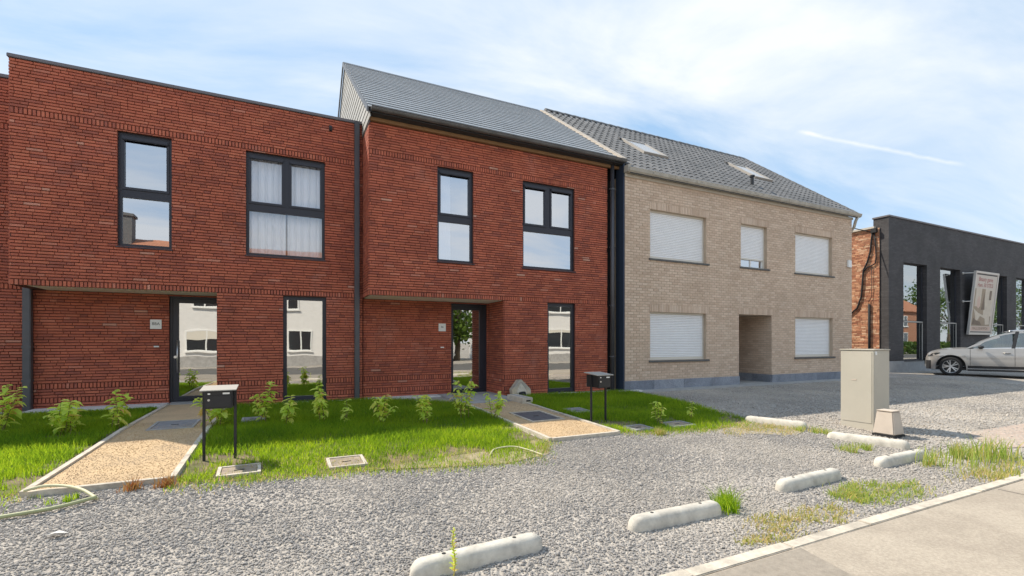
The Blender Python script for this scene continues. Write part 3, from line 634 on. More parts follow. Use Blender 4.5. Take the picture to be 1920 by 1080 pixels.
for r_ in range(22):
    x = rx0 + (0 if r_ % 2 else -sl_w / 2)
    while x < rx1 - 0.02:
        a, b = max(x, rx0), min(x + sl_w, rx1)
        if b - a > 0.03: items.append((r_, a, b, b - a > sl_w - 1e-6))
        x += sl_w
def place_roof_pieces(items, me, E_, a, ex, w, parent, name, matn, nmax=300):
    full = [i for i, t in enumerate(items) if t[3]]
    def sc(i):
        r_, p, q, _ = items[i]; y, z = roof_point(E_, a, r_ * ex, 0); return (Vector(((p + q) / 2, y, z)) - CAMP).length
    full.sort(key=sc); single = set(full[:nmax]); mb = MB()
    vs = [v.co.copy() for v in me.vertices]; fs = [tuple(p.vertices) for p in me.polygons]
    for i, (r_, p, q, fl) in enumerate(items):
        y, z = roof_point(E_, a, r_ * ex, 0); loc = Vector(((p + q) / 2, y, z)); j = random.uniform(-0.001, 0.001)
        if i in single: inst(name, me, parent, loc + Vector((0, 0, j)), (a + random.uniform(-0.002, 0.002), 0, 0))
        else:
            sx = (q - p) / w; mt = Matrix.Translation(loc + Vector((0, 0, j))) @ Matrix.Rotation(a, 4, 'X') @ Matrix.Diagonal((sx, 1, 1, 1)); mb.add([mt @ v for v in vs], fs)
    if mb.v: mb.build(name + 's', matn, parent, kind='stuff')
place_roof_pieces(items, slate_me, EB, aB, sl_e, sl_w, roofB, 'slate', 'slate')
cap = MB(); cap.add([(0, -.15, -.105), (0, 0, .008), (0, .15, -.105), (.494, -.15, -.105), (.494, 0, .008), (.494, .15, -.105), (0, -.15, -.125), (.494, -.15, -.125)], [(0, 3, 4, 1), (1, 4, 5, 2), (6, 7, 3, 0), (0, 1, 2), (3, 5, 4)]); cap_me = cap.mesh('ridge_cap', 'zinc')
for i in range(13): inst('ridge_cap', cap_me, roofB, (rx0 - 0.02 + i * 0.513, RB[0], RB[1] + 0.03), sc=(1.02, 1, 1))
# clad gable
def yl(z): return EB[0] + 0.02 + (z - EB[1] + 0.03) / math.tan(aB)
gb = MB(); gb.add([(XB0 - .01, 10.42, 6.15), (XB0 - .01, 19.3, 6.15), (XB0 - .01, RB[0], RB[1] - 0.03)], [(0, 1, 2)]); gable = gb.build('gable', 'dark_board', hB)
z = 6.15; bh = 0.185
while z < RB[1] - 0.08:
    zt = min(z + bh - 0.006, RB[1] - 0.05); a0, a1 = max(10.36, yl(z)), max(10.36, yl(zt)); b0, b1 = 2 * RB[0] - a0, 2 * RB[0] - a1
    q = MB(); X = XB0 - 0.012
    q.add([(X - .022, a0, z), (X - .022, b0, z), (X - .010, b1, zt), (X - .010, a1, zt), (X, a0, z), (X, b0, z), (X, b1, zt), (X, a1, zt)], [(0, 3, 2, 1), (4, 5, 6, 7), (0, 1, 5, 4), (1, 2, 6, 5), (2, 3, 7, 6), (3, 0, 4, 7)])
    q.build('cladding_board', 'cladding', gable); z += bh
vg = MB()
for sgn in (1, -1):
    Y0 = RB[0] - sgn * (RB[0] - EB[0]); vg.add([(rx0 - .035, Y0, EB[1] - .10), (rx0 - .035, RB[0], RB[1] - .10), (rx0 - .035, RB[0], RB[1] + .018), (rx0 - .035, Y0, EB[1] + .018), (rx0 + .0, Y0, EB[1] - .10), (rx0 + .0, RB[0], RB[1] - .10), (rx0 + .0, RB[0], RB[1] + .018), (rx0 + .0, Y0, EB[1] + .018)], [(0, 1, 2, 3), (7, 6, 5, 4), (3, 2, 6, 7), (0, 4, 5, 1), (0, 3, 7, 4)])
vg.build('verge_trim', 'zinc', roofB)
mb = MB(); mb.box(XB0 - .02, XB0 + .004, 10.52, 11.49, 6.105, 6.145); mb.build('flashing', 'zinc', gable)
# cream party verge between the two roofs
aV = aB; v = MB(); y0, z0 = EB; y1, z1 = RB
v.add([(8.34, y0, z0 - .02), (8.56, y0, z0 - .02), (8.56, y1, z1 - .02), (8.34, y1, z1 - .02), (8.345, y0, z0 + .075), (8.55, y0, z0 + .075), (8.55, y1, z1 + .06), (8.345, y1, z1 + .06)], [(4, 5, 6, 7), (0, 1, 5, 4), (1, 2, 6, 5), (2, 3, 7, 6), (3, 0, 4, 7)]); v.build('party_verge', 'verge', roofB, bevel=0.01)
def half_gutter(parent, x0, x1, yc, zc, r, matn, name='gutter', seg=0.62, lip=0.012, n=8):
    pts = [(yc + r * math.cos(math.pi + math.pi * i / n), zc + r * math.sin(math.pi + math.pi * i / n)) for i in range(n + 1)]
    inn = [(yc + (r - .006) * math.cos(math.pi + math.pi * i / n), zc + (r - .006) * math.sin(math.pi + math.pi * i / n)) for i in range(n + 1)][::-1]
    g = MB(); g.prism(pts + inn, 'x', x0, x1); g.tube([(x0, yc - r, zc), (x1, yc - r, zc)], lip, 8)
    for xe in (x0, x1): g.add([(xe, *p) for p in pts], [tuple(range(n + 1))])
    o = g.build(name, matn, parent); x = x0 + 0.3
    while x < x1 - 0.1:
        b = MB(); o2 = [(yc + (r + .005) * math.cos(math.pi + math.pi * i / n), zc + (r + .005) * math.sin(math.pi + math.pi * i / n)) for i in range(n + 1)]
        b.prism(o2 + pts[::-1], 'x', x - .012, x + .012); b.build('gutter_bracket', matn, o); x += seg
    return o
half_gutter(hB, 1.68, 8.44, 10.27, 6.315, 0.075, 'zinc')
mb = MB(); mb.box(XB0, 8.4, 10.50, 10.575, 6.142, 6.215); mb.build('fascia', 'timber', hB)
mb = MB(); mb.box(XB0 + .01, 8.4, 10.30, 10.60, 6.217, 6.232); mb.build('eaves_board', 'dark_board', hB)
downpipe(hB, 8.17, 10.50, 0.03, 6.26, 0.105, square=False, collars=(5.55, 3.95, 2.35, 0.95))
mb = MB(); mb.quad((8.06, 10.95, -0.05), (8.5, 10.95, -0.05), (8.5, 10.95, 6.3), (8.06, 10.95, 6.3)); mb.build('gap_membrane', 'black_gap', hB)

# ---------------------------------------------------------------- house C: tan brick, roller shutters
YC = 10.3; XC0, XC1 = 8.44, 19.05
hC = thing('shuttered_house', (13.7, YC, 0), 'beige brick house with five white roller shutters and grey tiled roof', 'house')
FC = Face(0, YC, 0)
cw = [(9.33, 11.53, 3.72, 5.10), (13.05, 14.30, 3.74, 5.10), (15.75, 17.84, 3.72, 5.10), (9.33, 11.53, 0.83, 2.20), (15.75, 17.87, 0.83, 2.20)]
entC = (12.96, 14.54, -1, 2.22)
mb = MB()
for q in sub_rect((XC0, XC1, -0.06, 5.95), cw + [entC]): mb.quad(FC.p(q[0], q[2]), FC.p(q[1], q[2]), FC.p(q[1], q[3]), FC.p(q[0], q[3]))
for hq in cw: wall_backing(mb, FC, (0, 0, 0, 0), [hq], 0.16)
wallC = mb.build('wall', 'tan_mortar', hC)
mb = MB()
FCs = Face(14.54, 11.9, R(-90))
mb.quad(FCs.p(0, -.06), FCs.p(1.6, -.06), FCs.p(1.6, 2.3), FCs.p(0, 2.3)); mb.quad((12.96, YC, -.06), (12.96, 11.9, -.06), (12.96, 11.9, 2.3), (12.96, YC, 2.3)); mb.quad((12.96, YC, 2.22), (14.54, YC, 2.22), (14.54, 11.9, 2.22), (12.96, 11.9, 2.22))
mb.quad((12.96, 11.9, -.06), (14.54, 11.9, -.06), (14.54, 11.9, 2.3), (12.96, 11.9, 2.3))
mb.build('porch_wall', 'tan_mortar', hC); mb = MB()
mb.quad((XC0, YC, -.1), (XC0, 19.5, -.1), (XC0, 19.5, 5.95), (XC0, YC, 5.95)); mb.quad((XC0, 19.5, -.1), (XC1, 19.5, -.1), (XC1, 19.5, 5.95), (XC0, 19.5, 5.95))
mb.add([(XC1, YC, -.1), (XC1, 19.5, -.1), (XC1, 19.5, 5.95), (XC1, 14.9, 9.6), (XC1, YC, 5.95)], [(0, 1, 2, 3, 4)])
mb.build('rear_wall', 'tan_mortar', hC)
B = []; zl = [('s', 0.0, 5.94, 79)]
lint = [(a - .02, b + .10, d, d + .215) for (a, b, c, d) in cw] + [(12.94, 14.66, 2.22, 2.435)]
lay(FC, XC0, XC1, zl, cw + [entC] + lint, B, bl=0.19, joint=0.014, wild=False, depth=0.008, hj=0.012)
for (a, b, c, d) in lint: lay(FC, a, b, [('r', c, d, 0.062)], [], B, joint=0.010, depth=0.012)
lay(FCs, 0, 1.6, [('s', 0.0, 2.22, 30)], [], B, bl=0.19, joint=0.014, wild=False, depth=0.008, hj=0.012)
finish_bricks(B, wallC, 'tan_brick')
# bluestone plinth stones
for (a, b) in [(8.40, 9.45), (9.45, 10.6), (10.6, 11.75), (11.75, 12.975), (14.52, 15.7), (15.7, 16.9), (16.9, 18.0), (18.0, 19.07)]:
    p = MB(); p.box(a + .003, b - .003, YC - 0.035, YC + 0.02, -0.05, 0.27); p.build('plinth_stone', 'bluestone', hC, bevel=0.004)
for (a, b) in [(10.322, 11.0), (11.0, 11.88)]:
    p = MB(); p.box(14.505, 14.56, a + .003, b - .003, -0.05, 0.27); p.build('plinth_stone', 'bluestone', hC, bevel=0.004)
for i, (a, b, c, d) in enumerate(cw):
    f = MB(); y = YC + 0.10
    for q in sub_rect((a, b, c, d), [(a + .04, b - .04, c + .03, d - .05)]): f.box(q[0], q[1], y, y + .06, q[2], q[3])
    w = f.build('window', 'shutter_base', hC, label='small half-lowered shutter window over the porch' if i == 1 else None)
    zb = c + 0.075 if i != 1 else c + 0.30
    n = int((d - .05 - zb) / 0.048); sh = (d - .05 - zb) / n
    sm = MB(); sm.prism([(-.004, 0), (-.013, .012), (-.013, sh - .012), (-.004, sh - .004), (.004, sh - .004), (.004, 0)], 'x', a + .042, b - .042); sme = sm.mesh('slat', 'shutter')
    for j in range(n): inst('slat', sme, w, (0, y + .022, zb + j * sh))
    e = MB(); e.box(a + .042, b - .042, y + .006, y + .034, zb - .045, zb - .002); e.build('bottom_bar', 'shutter_base', w)
    if i == 1:
        g = MB(); g.quad((a + .04, y + .05, c + .03), (b - .04, y + .05, c + .03), (b - .04, y + .05, zb), (a + .04, y + .05, zb)); g.build('pane', 'glass', w)
        for xx in (a + .04, (a + b) / 2 - .03, b - .10): e = MB(); e.box(xx, xx + .06, y + .03, y + .058, c + .032, zb - .05); e.build('sash', 'white', w)
    e = MB(); e.prism([(YC - .05, c - .06), (YC - .05, c - .012), (y + .0, c + .002), (y + .0, c - .06)], 'x', a - .05, b + .10); e.build('sill', 'sill', w)
dc = MB(); dc.box(13.3, 14.2, 11.84, 11.895, 0.03, 2.1); dc.build('door', 'anthracite', hC, label='dark door at the back of the porch')
# roof
EC, RC = (10.14, 6.04), (14.9, 9.72); aC, lenC = slope_of(EC, RC)
mb = MB(); mb.prism([(EC[0], EC[1] - .1), (EC[0], EC[1] - .015), (RC[0], RC[1] - .015), (2 * RC[0] - EC[0], EC[1] - .015), (2 * RC[0] - EC[0], EC[1] - .1), (RC[0], RC[1] - .1)], 'x', 8.5, XC1 + 0.06)
roofC = mb.build('roof', 'dark_board', hC)
tw = (XC1 + 0.08 - 8.55) / 44; nr = 17; te = lenC / nr
prof = [(0, .030), (.035, .058), (.075, .068), (.115, .058), (.150, .024), (.180, .000), (.215, -.004), (tw + .012, .034)]
k = MB(); rows = []
for (yy, dz) in ((0, .012), (te + .03, -.010)): rows.append([(p - tw / 2, yy, q + dz) for p, q in prof])
k.grid(rows); k.grid([[(p - tw / 2, 0.0, q + .012 - .018) for p, q in prof], rows[0]])
tile_me = k.mesh('roof_tile', 'tile')
sky_l = [(10.50, 11.55, 11.92, 13.06), (15.86, 16.86, 11.95, 13.18)]
items = []
for r_ in range(nr):
    for c_ in range(44):
        a, b = 8.55 + c_ * tw, 8.55 + (c_ + 1) * tw; yy = roof_point(EC, aC, (r_ + .5) * te, 0)[0]
        if any(x0 - .05 < (a + b) / 2 < x1 + .05 and y0 < yy < y1 for x0, x1, y0, y1 in sky_l): continue
        items.append((r_, a, b, True))
place_roof_pieces(items, tile_me, EC, aC, te, tw, roofC, 'roof_tile', 'tile')
rc = MB(); n = 7; rows = []
for xx in (0, .405):
    rr = .115 if xx == 0 else .10
    rows.append([(xx, rr * math.cos(math.pi * i / n) , rr * math.sin(math.pi * i / n) * .9) for i in range(n + 1)])
rc.grid(rows[::-1]); rc.add(rows[0], [tuple(range(n + 1))]); rc_me = rc.mesh('ridge_tile', 'tile', smooth=False)
for i in range(26): inst('ridge_tile', rc_me, roofC, (8.56 + i * .405, RC[0], RC[1] - .0), (0, random.uniform(-.01, .01), 0))
for j in range(nr):                                       # verge tiles on the right gable
    y, z = roof_point(EC, aC, j * te, 0); t = MB(); t.box(-.02, .06, 0, te - .01, -.10, .06); 
    if j == 0: vt_me = t.mesh('verge_tile', 'tile')
    inst('verge_tile', vt_me, roofC, (XC1 + .10, y, z + .01), (aC + .03, 0, 0))
for (x0, x1, y0, y1) in sky_l:
    s0 = (y0 - EC[0]) / math.cos(aC); s1 = (y1 - EC[0]) / math.cos(aC)
    def P(x, s, h): y, z = roof_point(EC, aC, s, h); return (x, y, z)
    def slab(a, b, c, d, h0, h1): 
        q = MB(); q.add([P(a, c, h0), P(b, c, h0), P(b, d, h0), P(a, d, h0), P(a, c, h1), P(b, c, h1), P(b, d, h1), P(a, d, h1)], [(4, 5, 6, 7), (0, 1, 5, 4), (1, 2, 6, 5), (2, 3, 7, 6), (3, 0, 4, 7)]); return q
    fr = MB()
    for q in sub_rect((x0, x1, s0, s1), [(x0 + .09, x1 - .09, s0 + .09, s1 - .09)]):
        s_ = slab(q[0], q[1], q[2], q[3], -.02, .11); fr.add(s_.v, s_.f)
    w = fr.build('skylight', 'skylight_frame', roofC)
    slab(x0 + .09, x1 - .09, s0 + .09, s1 - .09, .03, .085).build('pane', 'skylight_pane', w)
    slab(x0 - .06, x1 + .06, s1 + .002, s1 + .12, .0, .10).build('flashing', 'zinc', w)
y, z = roof_point(EC, aC, (10.95 - EC[0]) / math.cos(aC), 0.03); t = MB(); t.tube([(14.42, y, z), (14.42, y, z + .28)], .055, 10); t.tube([(14.42, y, z + .28), (14.42, y, z + .34)], .085, 10); t.build('vent_pipe', 'black_paint', roofC)
# cream gutter in lengths and fascia
g = MB(); g.prism([(10.29, 5.88), (10.262, 5.88), (10.262, 5.965), (10.29, 5.965)], 'x', XC0 - .02, XC1 + .02); g.build('fascia', 'cream', hC)
gl_ = (XC1 + .28 - XC0) / 13; gm = MB(); gm.prism([(10.25, -.06), (10.14, -.06), (10.10, -.02), (10.08, .06), (10.095, .06), (10.115, -.01), (10.14, -.045), (10.25, -.045)], 'x', .006, gl_ - .006); gm.prism([(10.252, -.066), (10.136, -.066), (10.093, -.022), (10.073, .062), (10.08, .06), (10.10, -.02), (10.14, -.06), (10.25, -.06)], 'x', -.012, .012); gme = gm.mesh('gutter_length', 'cream_gutter')
for i in range(13): inst('gutter_length', gme, hC, (XC0 + i * gl_, 0, 6.03))
t = MB(); t.tube([(XC1 + .12, 10.16, 5.98), (XC1 + .06, 10.2, 5.82), (XC1 + .14, 10.3, 5.62), (XC1 + .14, 10.4, 5.5), (XC1 + .07, 10.45, 5.36), (XC1 + .07, 10.45, 0.0)], .05, 10); t.build('downpipe', 'cream_gutter', hC, smooth=True)
mb = MB(); mb.box(8.40, 8.436, YC + .01, YC + .34, .0, 6.25); mb.build('side_cladding', 'blue_flash', hC)
t = MB(); t.box(8.405, 8.50, 10.12, 10.30, 5.98, 6.16); t.build('gutter_end', 'cream_gutter', hC)
al = MB(); al.box(18.72, 18.94, YC - .07, YC - .008, 4.10, 4.36); ao = al.build('alarm_box', 'white', None, bevel=.012); tag(ao, 'white alarm siren box at right end of the beige house', 'alarm')

# ---------------------------------------------------------------- old brick side wall with cables
hO = thing('old_brick_building', (24, 14, 0), 'weathered orange brick side wall with cables beside the black shop', 'building')
FO = Face(23.82, 22, R(-90)); UO = 22 - 11.74
mb = MB(); mb.quad(FO.p(0, -.05), FO.p(UO, -.05), FO.p(UO, 6.42), FO.p(0, 6.42)); mb.quad((23.82, 11.74, 6.42), (36, 11.74, 6.42), (36, 22, 6.42), (23.82, 22, 6.42)); mb.quad((23.82, 22, 0), (36, 22, 0), (36, 22, 6.42), (23.82, 22, 6.42)); wO = mb.build('wall', 'old_mortar', hO)
B = []; lay(FO, UO - 3.3, UO, [('s', 0, 6.4, 91)], [], B, bl=0.19, joint=.013, depth=.014, jit=.007, hj=.010); finish_bricks(B, wO, 'old_brick')
mb = MB(); mb.box(23.70, 23.9, 11.9, 22, 6.42, 6.50); rO = mb.build('roof_edge', 'cream', hO)
mb = MB(); mb.box(23.66, 23.80, 11.80, 12.02, 6.22, 6.40); mb.build('cable_bracket', 'rubber', hO)
X = 23.76
for pts, r_ in (([(X, 12.0, 6.25), (X, 12.02, 6.0), (X, 12.08, 5.4), (X, 12.2, 4.95), (X, 12.36, 4.6), (X, 12.40, 4.0), (X, 12.45, 3.4), (X, 12.62, 2.9), (X, 12.95, 2.6)], .035),
                ([(X, 11.92, 6.2), (X, 11.86, 5.6), (X, 11.84, 5.1), (X, 11.88, 4.85), (X, 12.0, 4.78), (X, 12.2, 4.72), (X, 12.36, 4.55)], .028),
                ([(X, 12.02, 4.7), (X, 12.02, 3.4), (X, 12.14, 3.15)], .012), ([(X, 12.12, 3.05), (X, 12.12, 0.2)], .05)):
    t = MB(); t.tube(pts, r_, 8); t.build('cable' if r_ < .05 else 'downpipe', 'rubber', hO, smooth=True)
t = MB(); t.tube([(23.8, 12.1, 6.3), (23.2, 12.5, 6.5), (21.2, 14, 6.62)], .02, 6); t.build('cable', 'rubber', hO)

# ---------------------------------------------------------------- black brick shop
def dark_brick_mat():
    m = bpy.data.materials.new('dark_brick'); m.use_nodes = True; N = m.node_tree.nodes; L = m.node_tree.links; b = N['Principled BSDF']; b.inputs['Roughness'].default_value = .7
    g = N.new('ShaderNodeNewGeometry'); s = N.new('ShaderNodeSeparateXYZ'); L.new(g.outputs['Position'], s.inputs[0]); ad = N.new('ShaderNodeMath'); L.new(s.outputs[0], ad.inputs[0]); L.new(s.outputs[1], ad.inputs[1]); c = N.new('ShaderNodeCombineXYZ'); L.new(ad.outputs[0], c.inputs[0]); L.new(s.outputs[2], c.inputs[1])
    t = N.new('ShaderNodeTexBrick'); t.inputs['Scale'].default_value = 1; t.inputs['Brick Width'].default_value = .22; t.inputs['Row Height'].default_value = .062; t.inputs['Mortar Size'].default_value = .006
    t.inputs['Color1'].default_value = (.040, .037, .039, 1); t.inputs['Color2'].default_value = (.062, .058, .060, 1); t.inputs['Mortar'].default_value = (.027, .025, .026, 1); L.new(c.outputs[0], t.inputs['Vector']); 
    n = N.new('ShaderNodeTexNoise'); n.inputs['Scale'].default_value = 1.2; n.inputs['Detail'].default_value = 6; L.new(g.outputs['Position'], n.inputs['Vector']); mr = N.new('ShaderNodeMapRange'); mr.inputs[1].default_value = .3; mr.inputs[2].default_value = .7; mr.inputs[3].default_value = .8; mr.inputs[4].default_value = 1.3; L.new(n.outputs['Fac'], mr.inputs[0])
    mm = N.new('ShaderNodeMixRGB'); mm.blend_type = 'MULTIPLY'; mm.inputs[0].default_value = 1; L.new(t.outputs['Color'], mm.inputs[1]); L.new(mr.outputs[0], mm.inputs[2]); L.new(mm.outputs[0], b.inputs['Base Color'])
    bp = N.new('ShaderNodeBump'); bp.invert = True; bp.inputs['Strength'].default_value = .7; bp.inputs['Distance'].default_value = .01; L.new(t.outputs['Fac'], bp.inputs['Height']); L.new(bp.outputs[0], b.inputs['Normal']); return m
M['dark_brick'] = dark_brick_mat()
M['shop_frame'] = mat('shop_frame', (.40, .39, .36), .5)
YD = 11.4; hD = thing('black_brick_shop', (32, YD, 0), 'low black brick shop with tall narrow windows behind the parked car', 'shop')
FD = Face(0, YD, 0); dw = [(25.05, 27.08, .50, 4.93), (28.32, 30.32, .50, 4.92), (33.5, 35.54, .50, 4.92), (36.7, 38.7, .50, 4.92), (40.0, 42.0, .5, 4.92)]
mb = MB()
for q in sub_rect((23.85, 60, .5, 6.84), dw): mb.quad(FD.p(q[0], q[2]), FD.p(q[1], q[2]), FD.p(q[1], q[3]), FD.p(q[0], q[3]))
for hq in dw: wall_backing(mb, FD, (0, 0, 0, 0), [hq], .24)
mb.quad((23.85, YD, -.05), (23.85, 11.76, -.05), (23.85, 11.76, 6.84), (23.85, YD, 6.84)); mb.quad((23.85, 11.76, 6.4), (23.85, 12.0, 6.4), (23.85, 12.0, 6.84), (23.85, 11.76, 6.84))
wD = mb.build('wall', 'dark_brick', hD); mb = MB()
mb.quad((23.85, 12.0, 6.4), (60, 12.0, 6.4), (60, 12.0, 6.84), (23.85, 12.0, 6.84)); mb.quad((23.87, YD + .4, 6.43), (60, YD + .4, 6.43), (60, 18, 6.43), (23.87, 18, 6.43))
mb.build('flat_roof', 'dark_board', hD); mb = MB(); mb.quad((23.85, 18, 0), (60, 18, 0), (60, 18, 6.5), (23.85, 18, 6.5)); mb.build('rear_wall', 'dark_brick', hD)
mb = MB(); mb.box(23.81, 60, YD - .04, YD + .30, 6.842, 6.91); mb.box(23.812, 24.1, YD + .302, 12.03, 6.842, 6.91); mb.build('coping', 'coping', hD)
M['shop_plinth'] = mat('shop_plinth', (.34, .345, .35), .8, var=.2, vscale=4)
for i in range(14):
    p = MB(); p.box(23.83 + i * 1.6 + .004, 23.83 + (i + 1) * 1.6 - .004, YD - .03, YD + .05, -.05, .497); p.build('plinth_stone', 'shop_plinth', hD)
for (a, b, c, d) in dw:
    y = YD + .20; f = MB()
    for q in sub_rect((a, b, c, d), [(a + .03, b - .03, 2.32, d - .03), (a + .03, b - .03, c + .06, 2.24)]): f.box(q[0], q[1], y - .03, y + .03, q[2], q[3])
    w = f.build('window', 'anthracite', hD)
    for (z0, z1) in ((2.32, d - .03), (c + .06, 2.24)): g = MB(); g.quad((a + .03, y, z0), (b - .03, y, z0), (b - .03, y, z1), (a + .03, y, z1)); g.build('pane', 'shop_glass', w)
    s = MB()
    s.box(a + .02, b - .02, y - .06, y - .031, 2.25, 2.30); s.box(b - .07, b - .025, y - .06, y - .031, c + .02, 2.248)
    s.build('sash', 'shop_frame', w)
    e = MB(); e.box(a, b, YD - .05, y - .075, c - .03, c - .002); e.build('sill', 'sill', w)

# ================================================================== OBJECTS
# ---------------------------------------------------------------- house numbers and bells
def plate(name, x0, x1, z0, z1, y, txt, size, label):
    p = MB(); p.box(x0, x1, y - .008, y, z0, z1); o = p.build(name, 'white', None, bevel=.002); tag(o, label, 'sign')
    inst('lettering', text_mesh(txt, size, 'print_dark'), o, ((x0 + x1) / 2, y - .0092, (z0 + z1) / 2 + .008), (R(90), 0, 0))
plate('house_number', -2.53, -2.33, 1.625, 1.825, YAR - .026, '88A', .085, 'square white house number plate reading 88A beside the glass door')
plate('house_number', 3.55, 3.74, 1.62, 1.815, YBR - .026, '86', .065, 'square white house number plate with two digits in the recess')
for nm, x, z, y, lb in (('doorbell', -2.42, 1.25, YAR, 'small white doorbell under the 88A number plate'), ('doorbell', 3.645, 1.21, YBR, 'small white doorbell under the two-digit number plate')):
    d = MB(); d.box(x - .045, x + .045, y - .05, y - .024, z - .014, z + .014); tag(d.build(nm, 'white', None, bevel=.004), lb, 'doorbell', 'doorbells')

# ---------------------------------------------------------------- wheel stops
def stop_mesh(L=1.0, w=.155, h=.135):
    rows = []; n = 12; m = 9; r_ = w / 2
    xs_ = [(-L / 2 + r_ * 1.25 * (1 - math.cos(math.pi / 2 * i / 6)), math.sin(math.pi / 2 * i / 6)) for i in range(7)]
    st = xs_ + [(-L / 2 + r_ * 1.25 + (L - 2.5 * r_) * i / 6, 1.0) for i in range(1, 6)] + [(-x, s) for x, s in xs_[::-1]]
    for x, s in st:
        s = max(s, .02); row = []
        for k_ in range(m + 1):
            t = math.pi * k_ / m; c, sn = math.cos(t), math.sin(t)
            yy = r_ * (abs(c) ** .62) * (1 if c > 0 else -1) * (0.35 + .65 * s if s < 1 else 1) * s ** .3; zz = h * sn ** .72 * (s ** .55)
            row.append((x, yy, zz - .022 + (.0012 * math.sin(x * 23 + k_) if abs(k_ - m / 2) > 1 else 0)))
        rows.append(row)
    mb = MB(); mb.grid(rows); me = mb.mesh('stop_body', 'concrete', smooth=True); return me
me_stop = stop_mesh(); hole = MB().tube([(0, 0, .10), (0, 0, .1142)], .014, 10).mesh('bolt_hole', 'rubber')
stops = [(1.24, 3.06, 3, 1.0, 'white concrete wheel stop at bottom centre, nearest to the camera'), (3.03, 3.02, -1, 1.0, 'white concrete wheel stop beside a bright green grass tuft'),
         (5.09, 3.17, 2, 1.08, 'white concrete wheel stop, third along the pavement from the nearest one'), (7.06, 3.24, 1, 1.12, 'white concrete wheel stop farthest along the pavement, weeds at its end'),
         (7.77, 4.0, -74, 1.0, 'white concrete wheel stop lying right in front of the beige cabinets'), (7.78, 5.45, -72, 1.0, 'white concrete wheel stop in dry grass at the lawn corner')]
for x, y, a, L_, lb in stops:
    t = thing('wheel_stop', (x, y, gz(y)), lb, 'wheel stop', 'concrete wheel stops on the gravel', R(a)); t.rotation_euler = (0.03 * math.sin(R(a)), 0, R(a)); t.scale = (L_, 1, 1)
    inst('stop_body', me_stop, t, world=False)
    for q in (-.27, .27): inst('bolt_hole', hole, t, (q, 0, 0), world=False)

# ---------------------------------------------------------------- cabinets
zc = gz(4.6)
cb = thing('utility_cabinet', (9.08, 4.7, zc), 'tall beige utility cabinet standing on the gravel', 'cabinet')
b = MB(); b.box(8.84, 9.31, 4.44, 4.96, zc - .05, 1.205); b.build('cabinet_body', 'cabinet', cb, bevel=.006)
b = MB(); b.box(8.828, 9.322, 4.428, 4.972, 1.207, 1.226); b.build('lid', 'cabinet', cb, bevel=.004)
b = MB(); b.box(8.833, 8.8385, 4.47, 4.93, zc + .12, 1.18); dr = b.build('door', 'cabinet', cb)
b = MB(); b.box(8.829, 8.8325, 4.70, 4.775, .69, .712); b.build('keyhole_cover', 'cabinet_small', dr)
b = MB(); b.box(8.875, 8.93, 4.435, 4.4385, 1.13, 1.19); b.build('sticker', 'white', cb)
zc = gz(4.1); sm = thing('small_cabinet', (8.62, 4.17, zc), 'small tapered beige cabinet on a black foot beside the tall one', 'cabinet')
def taper(mb, x0, x1, y0, y1, z0, z1, k):
    mx_, my_ = (x1 - x0) * k, (y1 - y0) * k
    mb.add([(x0, y0, z0), (x1, y0, z0), (x1, y1, z0), (x0, y1, z0), (x0 + mx_, y0 + my_, z1), (x1 - mx_, y0 + my_, z1), (x1 - mx_, y1 - my_, z1), (x0 + mx_, y1 - my_, z1)], [(0, 3, 2, 1), (4, 5, 6, 7), (0, 1, 5, 4), (1, 2, 6, 5), (2, 3, 7, 6), (3, 0, 4, 7)])
b = MB(); taper(b, 8.50, 8.80, 3.99, 4.29, zc + .045, zc + .40, .13); b.build('cabinet_body', 'cabinet_small', sm, bevel=.012)
b = MB(); b.box(8.532, 8.768, 4.022, 4.258, zc + .40, zc + .416); b.build('lid', 'cabinet_small', sm, bevel=.008)
b = MB(); b.box(8.495, 8.805, 3.985, 4.295, zc - .03, zc + .043); b.build('foot', 'rubber', sm)

# ---------------------------------------------------------------- mailboxes
def mailbox(x0, x1, yc, label, dep=.30):
    z = gz(yc); t = thing('mailbox', ((x0 + x1) / 2, yc, z), label, 'mailbox'); zt = .795; zb = .565
    for x in (x0 - .016, x1 + .016): p = MB(); p.box(x - .015, x + .015, yc - .017, yc + .017, z - .1, zt - .02); p.build('post', 'black_paint', t, bevel=.004)
    b = MB(); b.box(x0, x1, yc - dep / 2, yc + dep / 2, zb, zt - .02); b.build('box', 'black_paint', t, bevel=.006)
    d = MB(); d.box(x0 + .012, x1 - .012, yc - dep / 2 - .007, yc - dep / 2 - .001, zb + .015, zt - .075); dr = d.build('door', 'black_paint', t, bevel=.003)
    k = MB(); k.tube([(x0 + .05, yc - dep / 2 - .016, zt - .125), (x0 + .05, yc - dep / 2 - .006, zt - .125)], .013, 12); k.build('lock', 'steel', dr)
    l = MB(); l.prism([(yc - dep / 2 - .03, zt - .018), (yc - dep / 2 - .03, zt - .008), (yc + dep / 2 + .02, zt + .022), (yc + dep / 2 + .02, zt + .010)], 'x', x0 - .04, x1 + .04); l.build('lid', 'lid_sunlit', t)
    n = MB(); n.box(x1 - .10, x1 - .03, yc - dep / 2 - .010, yc - dep / 2 - .0075, zt - .062, zt - .042); n.build('name_plate', 'white', t)
    n = MB(); n.box(x0 + .04, x0 + .065, yc - dep / 2 - .010, yc - dep / 2 - .0075, zt - .062, zt - .045); n.build('name_plate', 'white', t)
M['lid_sunlit'] = mat('lid_sunlit', (.42, .40, .36), .5)  # sun and sky on the mailbox lid painted in as a paler grey
mailbox(-.825, -.535, 6.65, 'black mailbox on two posts between path and lawn on the left')
mailbox(4.815, 5.085, 6.75, 'black mailbox on two posts beside the right-hand garden path', .34)

